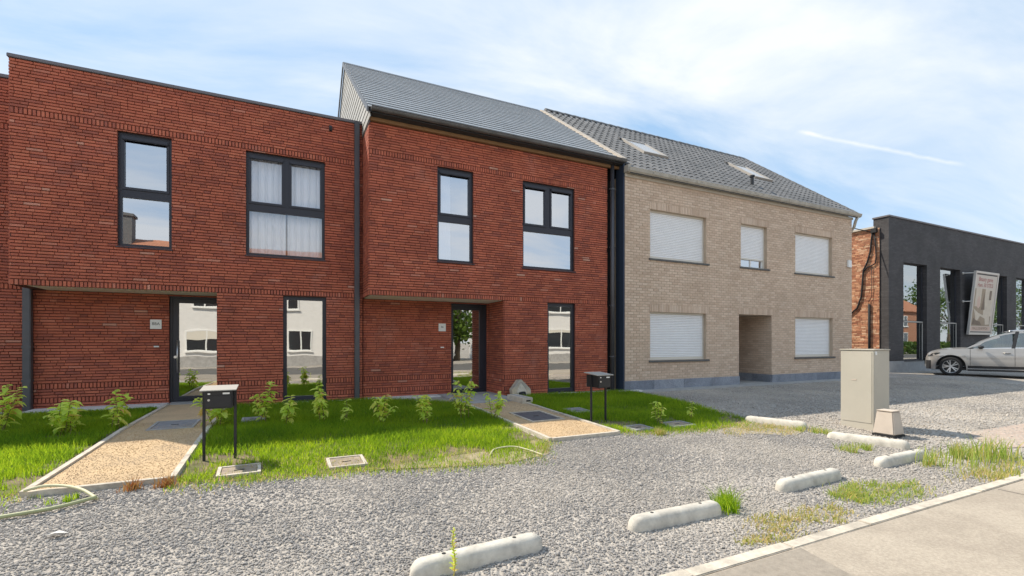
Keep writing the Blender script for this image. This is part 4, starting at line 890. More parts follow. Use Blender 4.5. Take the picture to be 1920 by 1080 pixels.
# ---------------------------------------------------------------- inspection covers, frames
def cover(x0, x1, y0, y1, label, fm='edging', im='cover_tan', lift=.02, fw=.035, rz=0):
    xc, yc = (x0 + x1) / 2, (y0 + y1) / 2; z = gz(yc); t = thing('inspection_cover', (xc, yc, z), label, 'cover', 'inspection covers in lawn and paths', rz); t.rotation_euler = (.029, 0, rz)
    a, b_ = (x1 - x0) / 2, (y1 - y0) / 2; f = MB()
    for q in sub_rect((-a, a, -b_, b_), [(-a + fw, a - fw, -b_ + fw, b_ - fw)]): f.box(q[0], q[1], q[2], q[3], -.05, lift)
    f.build('frame', fm, t, world=False); f = MB(); f.box(-a + fw + .004, a - fw - .004, -b_ + fw + .004, b_ - fw - .004, -.05, lift - .010); l = f.build('lid', im, t, world=False, bevel=.003)
    k = MB(); k.box(-.05, .05, -.008, .008, lift - .0099, lift - .004); k.build('lift_slot', 'rubber', l, world=False)
M['cover_tan'] = mat('cover_tan', (.36, .29, .22), .9, var=.3, vscale=9, bump=.4, color2=(.26, .22, .17), c2scale=6)
M['cover_grey'] = mat('cover_grey', (.25, .25, .26), .8, var=.25, vscale=9, bump=.4)
M['cover_dark'] = mat('cover_dark', (.11, .11, .12), .6, var=.3, vscale=9, bump=.4)
cover(-1.84, -1.24, 8.73, 9.45, 'grey inspection cover in the left garden path', 'concrete_grey', 'cover_grey', .045)
cover(-.64, -.22, 5.82, 6.2, 'sandy framed cover at the lawn edge right of the left path', rz=.04, lift=.035)
cover(.47, .89, 5.68, 6.12, 'sandy framed cover at the gravel edge in the middle lawn', lift=.035)
cover(-.62, -.28, 8.95, 9.3, 'small grey cover half hidden in grass by the flat-roofed house', 'concrete_grey', 'cover_grey', .05)
cover(3.84, 4.5, 7.12, 8.05, 'dark metal cover set in the right garden path', 'edging', 'cover_dark', .048, rz=0)
cover(5.0, 5.42, 7.55, 8.05, 'pale framed cover behind the right mailbox in the lawn', 'concrete_grey', 'cover_grey', .05)
cover(5.08, 5.46, 5.92, 6.26, 'weathered square cover at the edge of the right lawn, nearer the path', 'concrete_grey', 'cover_tan', .04)
cover(5.82, 6.32, 5.86, 6.22, 'weathered square cover at the edge of the right lawn, farther from the path', 'concrete_grey', 'cover_tan', .045)

# ---------------------------------------------------------------- peaked grey cover and slotted block by the wall
M['weathered'] = mat('weathered', (.34, .31, .27), .8, var=.3, vscale=6, color2=(.52, .43, .31), c2scale=4)
pk = thing('peaked_cover', (5.22, 10.25, 0), 'grey peaked concrete cover leaning against the brick pier', 'cover')
pf = [(-.25, 0), (.25, 0), (.25, .20), (.03, .43), (-.03, .43), (-.25, .20)]
b = MB(); b.add([(5.22 + x, 10.18 + z * .25, z) for x, z in pf] + [(5.22 + x * .98, 10.40 + z * .25 - .05, z * .97) for x, z in pf], [tuple(range(6))] + [tuple(range(11, 5, -1))] + [(i, i + 6, (i + 1) % 6 + 6, (i + 1) % 6) for i in range(6)]); b.build('shell', 'weathered', pk)
b = MB(); b.add([(5.22 + x * .62, 10.17 + z * .25, z) for x, z in ((-.2, .03), (.2, .03), (.2, .17), (0, .36), (-.2, .17))], [(0, 1, 2, 3, 4)]); b.build('recess', 'edging', pk)
b = MB(); b.tube([(5.22, 10.16, .03), (5.22, 10.2, .12)], .09, 10); b.build('opening', 'rubber', pk)
sb = thing('slotted_block', (4.78, 9.25, 0), 'whitish concrete channel block with a dark slot on the path edge', 'block')
b = MB(); b.box(4.60, 4.86, 8.98, 9.75, 0.0, .15); b.build('block', 'edging', sb, bevel=.01)
b = MB(); b.box(4.70, 4.80, 8.972, 8.98, .07, .10); b.build('slot', 'rubber', sb)
b = MB(); b.box(4.69, 4.77, 9.05, 9.7, .1502, .155); b.build('groove', 'concrete_grey', sb)

# ---------------------------------------------------------------- hoses and litter
def smooth_pts(P_, n=8):
    P_ = [Vector(p) for p in P_]; out = []
    for i in range(len(P_) - 1):
        p0, p1, p2, p3 = P_[max(i - 1, 0)], P_[i], P_[i + 1], P_[min(i + 2, len(P_) - 1)]
        for k_ in range(n):
            t = k_ / n; out.append(.5 * ((2 * p1) + (p2 - p0) * t + (2 * p0 - 5 * p1 + 4 * p2 - p3) * t * t + (3 * p1 - p0 - 3 * p2 + p3) * t ** 3))
    return out + [P_[-1]]
def on_ground(pts, r_): return [(x, y, gz(y) + r_ + .012 + h) for x, y, h in pts]
h = MB(); h.tube(smooth_pts(on_ground([(-3.0, 5.15, 0), (-2.4, 5.24, 0), (-2.0, 5.30, .005), (-1.74, 5.36, .01), (-1.52, 5.5, .02)], .017)), .017, 8); tag(h.build('garden_hose', 'hose', None, smooth=True), 'faded green garden hose running in from the left edge over gravel', 'hose')
h = MB(); h.tube(smooth_pts(on_ground([(-1.52, 5.52, .0), (-1.68, 5.72, .04), (-1.85, 5.88, .05), (-2.02, 5.92, .06), (-2.14, 5.86, .05)], .014)), .014, 8); tag(h.build('hose_end', 'hose_dry', None, smooth=True), 'pale hose end looped over the corner of the left path', 'hose')
h = MB(); h.tube(smooth_pts(on_ground([(2.36, 5.5, 0), (2.5, 5.65, .03), (2.75, 5.64, .04), (2.9, 5.45, .02), (2.98, 5.25, .0)], .010)), .010, 8); tag(h.build('loose_cable', 'hose_dry', None, smooth=True), 'short pale cable curling out of the worn soil', 'cable')
h = MB(); h.add([(-1.60, 4.70, gz(4.7) + .03), (-1.53, 4.66, gz(4.7) + .055), (-1.46, 4.70, gz(4.7) + .03), (-1.53, 4.74, gz(4.7) + .045), (-1.53, 4.70, gz(4.7) + .02)], [(0, 1, 3), (1, 2, 3), (0, 4, 1), (4, 2, 1), (0, 3, 4), (3, 2, 4)]); tag(h.build('litter_scrap', 'white', None), 'white scrap of litter on the gravel at lower left', 'litter')

# ---------------------------------------------------------------- vegetation
def leaf_mesh(l, w, fold, droop):
    vs = [(0, 0, 0), (l * .3, w * .42, fold), (l * .3, 0, .0), (l * .3, -w * .42, fold), (l * .68, w * .40, fold - droop * .4), (l * .68, 0, -droop * .4), (l * .68, -w * .40, fold - droop * .4), (l, 0, -droop)]
    me = bpy.data.meshes.new('leaf'); me.from_pydata(vs, [], [(0, 2, 1), (0, 3, 2), (1, 2, 5, 4), (2, 3, 6, 5), (4, 5, 7), (5, 6, 7)]); me.materials.append(M['plant_leaf'])
    me.polygons.foreach_set('use_smooth', [True] * 6); return me
LEAF = [leaf_mesh(.085, .05, .010, .02), leaf_mesh(.11, .062, .012, .035), leaf_mesh(.065, .038, .008, .012)]
def plant(x, y, h, spread, nst, label, seed, dens=1.0, big=1.0):
    rnd = random.Random(seed); z = gz(y); t = thing('shrub', (x, y, z), label, 'shrub', 'young shrubs planted in the lawn')
    for s in range(nst):
        a = rnd.uniform(0, 6.283); hh = h * rnd.uniform(.6, 1.0) if s else h; lean = spread * rnd.uniform(.35, 1.0) * (0.4 if s == 0 else 1); bx, by = rnd.uniform(-.05, .05) * spread * 6, rnd.uniform(-.05, .05) * spread * 6
        pts = []
        for i in range(7):
            q = i / 6; pts.append(Vector((bx + math.cos(a) * lean * q ** 1.3 + rnd.uniform(-.008, .008), by + math.sin(a) * lean * q ** 1.3 + rnd.uniform(-.008, .008), hh * q * (1 - .12 * q))))
        m_ = MB(); m_.tube(pts, [.007 - .0045 * i / 6 for i in range(7)], 5); m_.build('stem', 'stem', t, world=False)
        nl = max(4, int(hh / .058 * dens)); az = rnd.uniform(0, 6.28)
        for k_ in range(nl):
            q = .16 + .84 * (k_ + rnd.random() * .6) / nl; q = min(q, 1); f_ = q * 6; i = min(int(f_), 5); p = pts[i].lerp(pts[i + 1], f_ - i); az += 2.4 + rnd.uniform(-.5, .5)
            for o_ in (0, math.pi) if q > .35 else (0,):
                sc = rnd.uniform(.7, 1.2) * big * (1.15 - .35 * abs(q - .55)); inst('leaf', rnd.choice(LEAF), t, p, (rnd.uniform(-.4, .4), rnd.uniform(-.45, .5) , az + o_), (sc, sc, sc), world=False)
PL = [(-3.66, 9.2, .62, .24, 5, 'tall leafy shrub cut by the left edge in the lawn', .9, 1.05), (-2.80, 8.88, .44, .27, 8, 'bushy broad-leaved shrub, the widest, on the left lawn', .9, 1.1), (-2.30, 9.15, .52, .18, 4, 'two-branched shrub beside the left edge of the left path', .9, 1.0),
      (-.93, 8.8, .50, .20, 4, 'shrub seen below the left mailbox', 1.0, 1.25), (-.28, 8.85, .60, .17, 4, 'first shrub right of the left mailbox, tall and upright', 1.0, 1.0), (.05, 8.4, .42, .17, 4, 'low shrub under the tall window of the flat-roofed house', 1.0, 1.0),
      (.60, 8.4, .55, .16, 4, 'shrub with yellow lower leaves right of the tall window', 1.0, 1.0), (.92, 8.3, .34, .14, 3, 'thin sparse shrub in front of the dark downpipe', .6, .9), (1.44, 8.05, .42, .22, 4, 'spreading shrub before the left part of the recess wall', .9, 1.0),
      (2.16, 7.75, .44, .15, 4, 'upright yellowish shrub before the middle of the recess wall', 1.1, .9), (2.92, 7.95, .58, .22, 5, 'airy shrub in front of the recessed glass door', .9, .95), (3.36, 7.6, .46, .14, 4, 'shrub at the left edge of the right path', 1.0, .9),
      (5.78, 6.15, .36, .12, 3, 'spindly yellowing shrub by the covers on the right lawn', .8, .75), (6.65, 6.35, .30, .13, 3, 'small pale shrub at the right tip of the right lawn', .8, .75)]
for i, (x, y, hh, sp, ns, lb, de, bg_) in enumerate(PL): plant(x, y, hh * 1.35, sp * 1.2, ns, lb, 100 + i, de * 1.35, bg_ * 1.2)

def in_poly(px, py, poly):
    ins = np.zeros(len(px), bool); n = len(poly)
    for i in range(n):
        x1, y1 = poly[i]; x2, y2 = poly[(i + 1) % n]
        c = ((y1 > py) != (y2 > py)) & (px < (x2 - x1) * (py - y1) / (y2 - y1 + 1e-12) + x1); ins ^= c
    return ins
GZ = np.vectorize(gz)
def blades(name, px, py, h, w, matn, lean=.5, kind='stuff', **k):
    n = len(px); rs = np.random.RandomState(len(px)); az = rs.uniform(0, 6.283, n); la = rs.uniform(0, 6.283, n); ln = rs.uniform(.1, 1, n) * lean * h; pz = GZ(py)
    v = np.zeros((n, 5, 3)); cx_, sx_ = np.cos(az) * w / 2, np.sin(az) * w / 2; lx, ly = np.cos(la) * ln, np.sin(la) * ln
    for j, (s, q, zz) in enumerate(((-1, 0, 0), (1, 0, 0), (-.8, .3, .55), (.8, .3, .55), (0, 1, 1))):
        v[:, j, 0] = px + s * cx_ + lx * q; v[:, j, 1] = py + s * sx_ + ly * q; v[:, j, 2] = pz + h * zz
    b_ = (np.arange(n) * 5)[:, None]; f = np.concatenate([b_ + np.array([[0, 1, 3]]), b_ + np.array([[0, 3, 2]]), b_ + np.array([[2, 3, 4]])], 1).reshape(-1, 3)
    me = bpy.data.meshes.new(name); me.vertices.add(n * 5); me.vertices.foreach_set('co', v.reshape(-1)); me.loops.add(len(f) * 3); me.loops.foreach_set('vertex_index', f.reshape(-1).astype(np.int32)); me.polygons.add(len(f)); me.polygons.foreach_set('loop_start', np.arange(len(f), dtype=np.int32) * 3)
    me.update(calc_edges=True); me.materials.append(M[matn]); o = bpy.data.objects.new(name, me); link(o); tag(o, kind=kind, **k); return o
rs = np.random.RandomState(3)
def scatter(poly, dens):
    xs_ = [p[0] for p in poly]; ys_ = [p[1] for p in poly]; n = int((max(xs_) - min(xs_)) * (max(ys_) - min(ys_)) * dens); px = rs.uniform(min(xs_), max(xs_), n); py = rs.uniform(min(ys_), max(ys_), n); m = in_poly(px, py, poly); return px[m], py[m]
def noise2(px, py, f, s=0):
    return (np.sin(px * f + 1.3 * s + 2 * np.sin(py * f * .7 + s)) + np.sin(py * f * 1.31 + s * 2.1 + 1.7 * np.sin(px * f * .83 - s))) / 2
NOGRASS = [(-.66, -.20, 5.78, 6.24), (.45, .91, 5.64, 6.16), (-.64, -.26, 8.93, 9.32), (4.98, 5.44, 7.53, 8.07), (5.06, 5.48, 5.9, 6.28), (5.8, 6.34, 5.84, 6.24)]
for poly in ([(-5.4, 5.5)] + LAWN_L[1:4] + [(-6.5, 11.8)], LAWN_M, LAWN_R):
    px, py = scatter(poly, 3600)
    keep = np.ones(len(px), bool)
    for a, b_, c, d in NOGRASS: keep &= ~((px > a) & (px < b_) & (py > c) & (py < d))
    sparse = np.clip((5.95 - py) / .5, 0, 1) * .55 + .35 * (noise2(px, py, 2.6, 1) < -.45) * (py < 6.2)
    for bx_, by_, br_ in ((-.83, 6.6, .22), (-.5, 6.62, .2), (4.85, 6.7, .22), (5.1, 6.6, .2), (-2.3, 7.0, .16), (-2.3, 6.4, .22), (-2.28, 7.9, .14), (-.9, 6.2, .2), (3.35, 6.9, .15), (3.3, 6.2, .3), (5.3, 6.4, .25), (6.2, 6.4, .25), (7.4, 6.0, .3), (-2.8, 8.85, .2), (1.3, 5.75, .2), (2.1, 5.7, .3)):
        dd = np.hypot(px - bx_, (py - by_) * .8) / br_ + .35 * noise2(px, py, 14, 2); keep &= ~((dd < 1) & (rs.uniform(0, 1, len(px)) < .85))
    keep &= rs.uniform(0, 1, len(px)) > sparse + .3 * (noise2(px, py, 3.3, 6) > .72)
    px, py = px[keep], py[keep]; hh = rs.uniform(.045, .11, len(px)) * (1 + .35 * noise2(px, py, 1.7, 4)) * np.clip(.70 + (py - 5.6) * .35, .55, 1.1) * np.clip((11.9 - py) / .5, .25, 1)
    blades('lawn_grass', px, py, hh, rs.uniform(.005, .009, len(px)), 'grass', .75, label='mown green lawn grass')
# yellowed grass along the lawn's front edge and dry patches
px, py = scatter([(-.95, 5.7), (0, 5.55), (.9, 5.45), (2.4, 5.05), (3.2, 5.4), (3.5, 6.0), (2.5, 6.2), (1, 6.2), (-.95, 6.3)], 900); k_ = rs.uniform(0, 1, len(px)) < .35 + .5 * (noise2(px, py, 3, 2) > -.1); px, py = px[k_], py[k_]
blades('dry_grass', px, py, rs.uniform(.02, .07, len(px)), rs.uniform(.005, .009, len(px)), 'grass_dry', 1.2, label='dry yellowed grass at the lawn edge')
ex, ey = [], []
for poly in (LAWN_M[:7], LAWN_L[:3], LAWN_R[:10]):
    for (xa, ya), (xb, yb) in zip(poly, poly[1:]):
        L_ = math.hypot(xb - xa, yb - ya); n_ = int(L_ * 420); t_ = rs.uniform(0, 1, n_); off = np.abs(rs.normal(0, .10, n_)) * (1.2 + noise2(xa + t_ * (xb - xa), ya + t_ * (yb - ya), 4.0, 3)); nx_, ny_ = (yb - ya) / L_, -(xb - xa) / L_
        ex.append(xa + t_ * (xb - xa) + nx_ * off); ey.append(ya + t_ * (yb - ya) + ny_ * off)
ex, ey = np.concatenate(ex), np.concatenate(ey); k_ = (ex > -4.5) & ~((ex > -2.2) & (ex < -1.0) & (ey > 5.88)) & ~((ex > 3.44) & (ex < 4.76) & (ey > 5.86)); ex, ey = ex[k_], ey[k_]
half_ = len(ex) // 2; sel = rs.permutation(len(ex)); blades('stray_grass', ex[sel[:half_]], ey[sel[:half_]], rs.uniform(.025, .08, half_), rs.uniform(.005, .009, half_), 'grass', 1.0, label='stray grass creeping from the lawn into the gravel')
blades('stray_dry_grass', ex[sel[half_:]], ey[sel[half_:]], rs.uniform(.02, .06, len(ex) - half_), rs.uniform(.005, .009, len(ex) - half_), 'grass_dry', 1.3, label='stray straw at the lawn edge')
def patch(name, cx_, cy_, rx, ry, n, h0, h1, matn, label, lean=.8, w=.008, cat=None):
    n = int(n * .75); kc = max(5, n // 45); ca = rs.uniform(0, 6.283, kc); cr_ = rs.uniform(0, 1, kc) ** .6; ci = rs.randint(0, kc, n); sg_ = rs.uniform(.10, .30, kc)[ci]; cs = rs.uniform(.55, 1.15, kc)[ci]
    px = cx_ + rx * (np.cos(ca[ci]) * cr_[ci] + rs.normal(0, 1, n) * sg_ * .8); py = cy_ + ry * (np.sin(ca[ci]) * cr_[ci] + rs.normal(0, 1, n) * sg_); r_ = np.clip(1.2 - cs, 0, 1)
    o = blades(name, px, py, rs.uniform(h0, h1, n) * (1.15 - .5 * r_), rs.uniform(w * .6, w * 1.3, n), matn, lean, kind=None if cat else 'stuff'); return tag(o, label, cat)
patch('grass_tuft', 3.66, 3.02, .17, .13, 420, .08, .22, 'grass', 'bright green grass tuft at the end of a wheel stop', .9, .007, 'grass tuft')
patch('weed_patch', 5.55, 2.68, .62, .24, 1900, .015, .07, 'weed', 'low green weeds spreading at the pavement edge', 1.1)
patch('weed_patch', 5.1, 2.75, .3, .2, 500, .02, .08, 'weed', 'low green weeds spreading at the pavement edge', 1.1)
patch('dry_weed_patch', 4.0, 2.56, .62, .22, 1300, .015, .06, 'grass_dry', 'straggly dry weeds along the kerb', 1.3)
patch('dry_weed_patch', 3.6, 2.50, .4, .14, 450, .015, .05, 'grass_dry', 'straggly dry weeds along the kerb', 1.3)
patch('tall_weed_patch', 7.75, 2.75, .85, .42, 560, .06, .25, 'weed', 'tall yellow-green weeds at the right end of the kerb', .6, .010)
patch('tall_weed_patch', 7.3, 2.5, 1.1, .22, 700, .02, .11, 'grass_dry', 'tall yellow-green weeds at the right end of the kerb', .9, .009)
patch('tall_weed_patch', 8.5, 2.65, .5, .3, 200, .1, .38, 'weed', 'tall yellow-green weeds at the right end of the kerb', .5, .012)
patch('dry_weed_patch', 7.1, 5.25, .75, .42, 2200, .015, .06, 'grass_dry', 'dry straw-coloured grass by the lawn corner', 1.4)
patch('dry_weed_patch', 7.75, 4.75, .3, .25, 400, .03, .13, 'weed', 'small weeds between the wheel stops', 1.0)
patch('dry_weed_patch', 7.2, 3.75, .3, .2, 380, .03, .12, 'weed', 'small weeds between the wheel stops', 1.0)
patch('grass_tuft', 8.0, 3.02, .14, .10, 160, .1, .26, 'weed', 'weed tuft at the end of the farthest wheel stop', .7, .009, 'grass tuft')
patch('grass_tuft', 5.3, 5.6, .14, .08, 200, .05, .14, 'grass_dry', 'yellow grass tuft before the covers on the right lawn', .8, .007, 'grass tuft')
patch('dried_weed', -1.1, 5.75, .26, .13, 340, .04, .14, 'red_flower', 'rusty dried weed at the front corner of the left path', 1.0, .008, 'weed')
patch('grass_tuft', -1.78, 5.62, .10, .08, 120, .03, .08, 'grass', 'little green tuft beside the looped hose end', .8, .007, 'grass tuft')
patch('grass_tuft', -2.25, 5.55, .16, .08, 200, .04, .1, 'grass_dry', 'yellow grass tuft at the far left gravel edge', .8, .007, 'grass tuft')
wd = MB(); wz = gz(2.9); wd.tube(smooth_pts([(.985, 2.9, wz), (1.0, 2.9, wz + .12), (.985, 2.905, wz + .24), (.995, 2.9, wz + .33)]), [.004] * 24 + [.003], 5)
wd_o = thing('tall_weed', (.985, 2.9, wz), 'single upright weed stalk in front of the nearest wheel stop', 'weed'); wd.build('stem', 'weed', wd_o)
for i in range(46):
    q = .15 + .85 * i / 46; inst('leaf', LEAF[2], wd_o, (.99, 2.9, wz + .33 * q), (0, random.uniform(-.9, -.3), i * 2.4), (.55 * (1.1 - .5 * q),) * 3)

# ---------------------------------------------------------------- gravel: loose stones instanced on scattered points
def gravel(name, px, py, size, label, matn='stone', lift=0.0):
    n = len(px); me = bpy.data.meshes.new(name); me.vertices.add(n); co = np.stack([px, py, GZ(py) + size * .22 + lift], 1); me.vertices.foreach_set('co', co.reshape(-1).astype(np.float32))
    sc = np.stack([size * rs.uniform(.75, 1.45, n), size * rs.uniform(.6, 1.0, n), size * rs.uniform(.42, .72, n)], 1); rt = np.stack([rs.uniform(-.5, .5, n), rs.uniform(-.5, .5, n), rs.uniform(0, 6.283, n)], 1)
    for an, arr in (('scl', sc), ('rot', rt)): a = me.attributes.new(an, 'FLOAT_VECTOR', 'POINT'); a.data.foreach_set('vector', arr.reshape(-1).astype(np.float32))
    o = bpy.data.objects.new(name, me); link(o); tag(o, label, kind='stuff')
    ng = bpy.data.node_groups.new(name, 'GeometryNodeTree'); ng.interface.new_socket('Geometry', in_out='INPUT', socket_type='NodeSocketGeometry'); ng.interface.new_socket('Geometry', in_out='OUTPUT', socket_type='NodeSocketGeometry')
    N = ng.nodes; L = ng.links; gi = N.new('NodeGroupInput'); go = N.new('NodeGroupOutput'); ico = N.new('GeometryNodeMeshIcoSphere'); ico.inputs['Radius'].default_value = .5; ico.inputs['Subdivisions'].default_value = 1
    sm_ = N.new('GeometryNodeSetMaterial'); sm_.inputs['Material'].default_value = M[matn]; L.new(ico.outputs[0], sm_.inputs[0])
    ip = N.new('GeometryNodeInstanceOnPoints'); L.new(gi.outputs[0], ip.inputs['Points']); L.new(sm_.outputs[0], ip.inputs['Instance'])
    a1 = N.new('GeometryNodeInputNamedAttribute'); a1.data_type = 'FLOAT_VECTOR'; a1.inputs[0].default_value = 'rot'; a2 = N.new('GeometryNodeInputNamedAttribute'); a2.data_type = 'FLOAT_VECTOR'; a2.inputs[0].default_value = 'scl'
    e2r = N.new('FunctionNodeEulerToRotation'); L.new(a1.outputs[0], e2r.inputs[0]); L.new(e2r.outputs[0], ip.inputs['Rotation']); L.new(a2.outputs[0], ip.inputs['Scale']); L.new(ip.outputs[0], go.inputs[0])
    md = o.modifiers.new('stones', 'NODES'); md.node_group = ng; me.materials.append(M[matn]); return o
def gravel_pts(x0, x1, y0, y1, n):
    px = rs.uniform(x0, x1, n); py = rs.uniform(y0, y1, n); k_ = np.ones(n, bool)
    for pl in (LAWN_L, LAWN_M, LAWN_R): k_ &= ~in_poly(px, py, pl)
    for a, b_, c, d in ((-2.2, -1.0, 5.88, 12), (3.44, 4.76, 5.86, 9.5), (3.5, 4.92, 9.4, 12), (8.0, 19.3, 9.72, 12)): k_ &= ~((px > a) & (px < b_) & (py > c) & (py < d))
    thin = np.clip(.5 * noise2(px, py, 1.1, 5) + .35 * noise2(px, py * 2.2, 2.3, 7), 0, 1); k_ &= rs.uniform(0, 1, n) > thin * .75; return px[k_], py[k_]
px, py = gravel_pts(-2.6, 8.2, 2.36, 6.3, 160000); gravel('gravel', px, py, np.clip(rs.lognormal(-4.3, .36, len(px)), .007, .034), 'grey crushed stone gravel')
px, py = gravel_pts(6.5, 22.0, 2.6, 9.7, 50000); gravel('gravel', px, py, np.clip(rs.lognormal(-3.7, .33, len(px)), .013, .042), 'grey crushed stone gravel')
# sandy grit on the garden paths
gm_ = M['stone'].copy(); gm_.name = 'path_grit'; M['grit'] = gm_
for n_ in gm_.node_tree.nodes:
    if n_.type == 'VALTORGB':
        for e_, c_ in zip(n_.color_ramp.elements, ((.43, .295, .165), (.51, .36, .205), (.57, .41, .24), (.63, .48, .31))): e_.color = (*c_, 1)
for (x0, x1, y0, y1) in ((-2.12, -1.07, 5.97, 9.6), (3.53, 4.68, 5.95, 9.4)):
    px, py = rs.uniform(x0, x1, 7000), rs.uniform(y0, y1, 7000); gravel('path_grit', px, py, np.clip(rs.lognormal(-4.75, .3, 7000), .005, .014), 'sandy grit on a garden path', 'grit', .03)

# ---------------------------------------------------------------- parked car
M['silver'] = mat('silver_paint', (.40, .388, .372), .34, metal=.45, coat=.8)
M['car_glass'] = glass_mat('car_glass', .22, (.32, .38, .36), (.9, .95, .95))
M['car_trim'] = mat('car_trim', (.02, .02, .022), .5)
M['chrome'] = mat('chrome', (.75, .75, .76), .15, metal=1)
M['alloy'] = mat('alloy', (.55, .55, .55), .3, metal=.8)
M['headlight'] = mat('headlight', (.035, .04, .045), .08, coat=1)
M['seat'] = mat('car_interior', (.03, .03, .033), .8)
HL = 2.34; FX, RX = 1.47, -1.35; WR = .36
def interp(tab, x):
    for (a, b), (c, d) in zip(tab, tab[1:]):
        if x <= c: return b + (d - b) * max(0, (x - a)) / (c - a)
    return tab[-1][1]
TOP = [(-2.34, .92), (-2.30, 1.04), (-2.0, 1.08), (0.2, 1.055), (.95, 1.035), (1.10, 1.04), (1.5, 1.01), (1.85, .955), (2.06, .88), (2.16, .80), (2.22, .66)]      # belt / bonnet edge
BOT = [(-2.34, .45), (-2.2, .30), (-1.9, .27), (1.95, .23), (2.12, .24), (2.22, .32)]
HW = [(-2.34, .70), (-2.2, .83), (-1.8, .92), (-1, .945), (1.3, .945), (1.8, .92), (2.0, .86), (2.13, .76), (2.22, .58)]
def side_y(x, z):
    w = interp(HW, x); t = (z - .55) / .5
    return w * (1 - .055 * max(0, t) ** 2 - .05 * max(0, -t) ** 1.5) + (.012 if .74 < z < .80 else 0)
xs_ = sorted(set([round(-2.34 + i * .06, 3) for i in range(76)] + [2.22] + [c + s * WR * 1.23 * math.cos(math.pi * i / 14) for c in (FX, RX) for s in (1,) for i in range(15)]))
def arch(x):
    for c in (FX, RX):
        r_ = WR * 1.24
        if abs(x - c) < r_: return .36 + math.sqrt(max(0, r_ * r_ - (x - c) ** 2))
    return None
car = thing('parked_car', (25.38, 8.3, 0), 'silver estate car parked nose-in at the black shop', 'car', rz=R(112)); car.scale = (1, 1, 1.04)
parts = {'body': MB(), 'front_door': MB(), 'rear_door': MB()}
NR = 11
def column(x):
    zb, zt = interp(BOT, x), interp(TOP, x); a = arch(x)
    if a: zb = max(zb, min(a, zt - .03))
    return [(x, side_y(x, zb + (zt - zb) * k_ / NR), zb + (zt - zb) * k_ / NR) for k_ in range(NR + 1)]
def rng(lo, hi): 
    q = [x for x in xs_ if lo < x < hi]; return [lo] + q + [hi]
for nm, lo, hi in (('body', -2.34, -1.02), ('rear_door', -1.008, -.30), ('front_door', -.288, .905), ('body', .917, 2.22)):
    cols = [column(x) for x in rng(lo, hi)]
    parts[nm].grid(cols)
    parts[nm if nm == 'body' else 'body'].grid([[(x, -y, z) for x, y, z in c] for c in cols][::-1])
# bonnet, tail and belt deck, front and rear ends
rows = []
for x in xs_:
    zt = interp(TOP, x); w = side_y(x, zt); rows.append([(x, w * (1 - 2 * k_ / 10), zt + (.055 * (1 - (1 - 2 * k_ / 10) ** 4) if x > .9 else .0)) for k_ in range(11)])
parts['body'].grid(rows[::-1])
for xe in (-2.34, 2.22):
    c = column(xe); parts['body'].grid([[(xe + (.05 if xe > 0 else -.03) * math.sin(math.pi * k_ / 10), y * (1 - 2 * k_ / 10), z) for k_ in range(11)] for x, y, z in (c if xe < 0 else c[::-1])])
# greenhouse
ROOF = [(-2.20, 1.10), (-1.95, 1.42), (-1.6, 1.60), (-1.0, 1.665), (-.5, 1.675), (-.1, 1.63), (.25, 1.50), (.6, 1.32), (1.05, 1.045)]
def gh_w(x, z): return side_y(x, interp(TOP, x)) - .02 - .27 * (z - 1.05) ** 1.15 if z > 1.05 else side_y(x, 1.0) - .02
roof_rows = []
for x in [-2.15, -2.0, -1.8, -1.6, -1.3, -1.0, -.6, -.4, -.25]:
    zt = interp(ROOF, x); w = gh_w(x, zt); roof_rows.append([(x, w * (1 - 2 * k_ / 10), zt + .03 * (1 - (1 - 2 * k_ / 10) ** 2)) for k_ in range(11)])
parts['body'].grid(roof_rows[::-1])
def gh_pt(x, t, sgn=1, off=0.0):
    z0 = interp(TOP, x); z1 = max(interp(ROOF, x), z0 + .001); z = z0 + (z1 - z0) * t; return (x, sgn * (gh_w(x, z) + off), z)
def strip(mb, xlo, xhi, t0, t1, off, sgn, n=10): mb.grid([[gh_pt(xlo + (xhi - xlo) * i / n, t, sgn, off) for t in (t0, (t0 + t1) / 2, t1)] for i in range(n + 1)])
def skew(mb, xb, xt, wd_, off, sgn):
    def P(x, t):
        z = 1.04 + (interp(ROOF, xt) - 1.04) * t; return (x, sgn * (gh_w(x, z) + off), z)
    mb.grid([[P(xb + (xt - xb) * t + d, t) for d in (0, wd_)] for t in (0, .25, .5, .75, 1)])
for sgn in (1, -1):
    strip(parts['body'], -2.15, .55, .90, 1.0, .006, sgn, 22)                      # roof rail side
    a = MB(); a.grid([[gh_pt(x, t, sgn, .010) for t in (.78, 1.0)] if x < .6 else [gh_pt(x, t, sgn, .010) for t in (.55 - .5 * (x - .6), 1.0)] for x in (.1, .3, .5, .65, .8, .95, 1.02)]); parts['body'].add(a.v, a.f)
    strip(parts['body'], -2.2, -1.72, 0, 1, .004, sgn)
for k_, o_ in parts.items(): pass
body = parts['body'].build('body', 'silver', car, smooth=True, world=False)
for nm in ('front_door', 'rear_door'):
    d = parts[nm].build('door', 'silver', car, smooth=True, world=False); hx = -.08 if nm == 'front_door' else -.86
    h = MB(); h.tube([(hx - .11, side_y(hx, .885) + .028, .885), (hx + .11, side_y(hx, .885) + .028, .89)], .016, 8); h.build('handle', 'silver', d, smooth=True, world=False)
    h = MB(); h.box(hx - .085, hx + .085, side_y(hx, .86) - .0, side_y(hx, .86) + .008, .855, .882); h.build('handle_recess', 'car_trim', d, world=False)
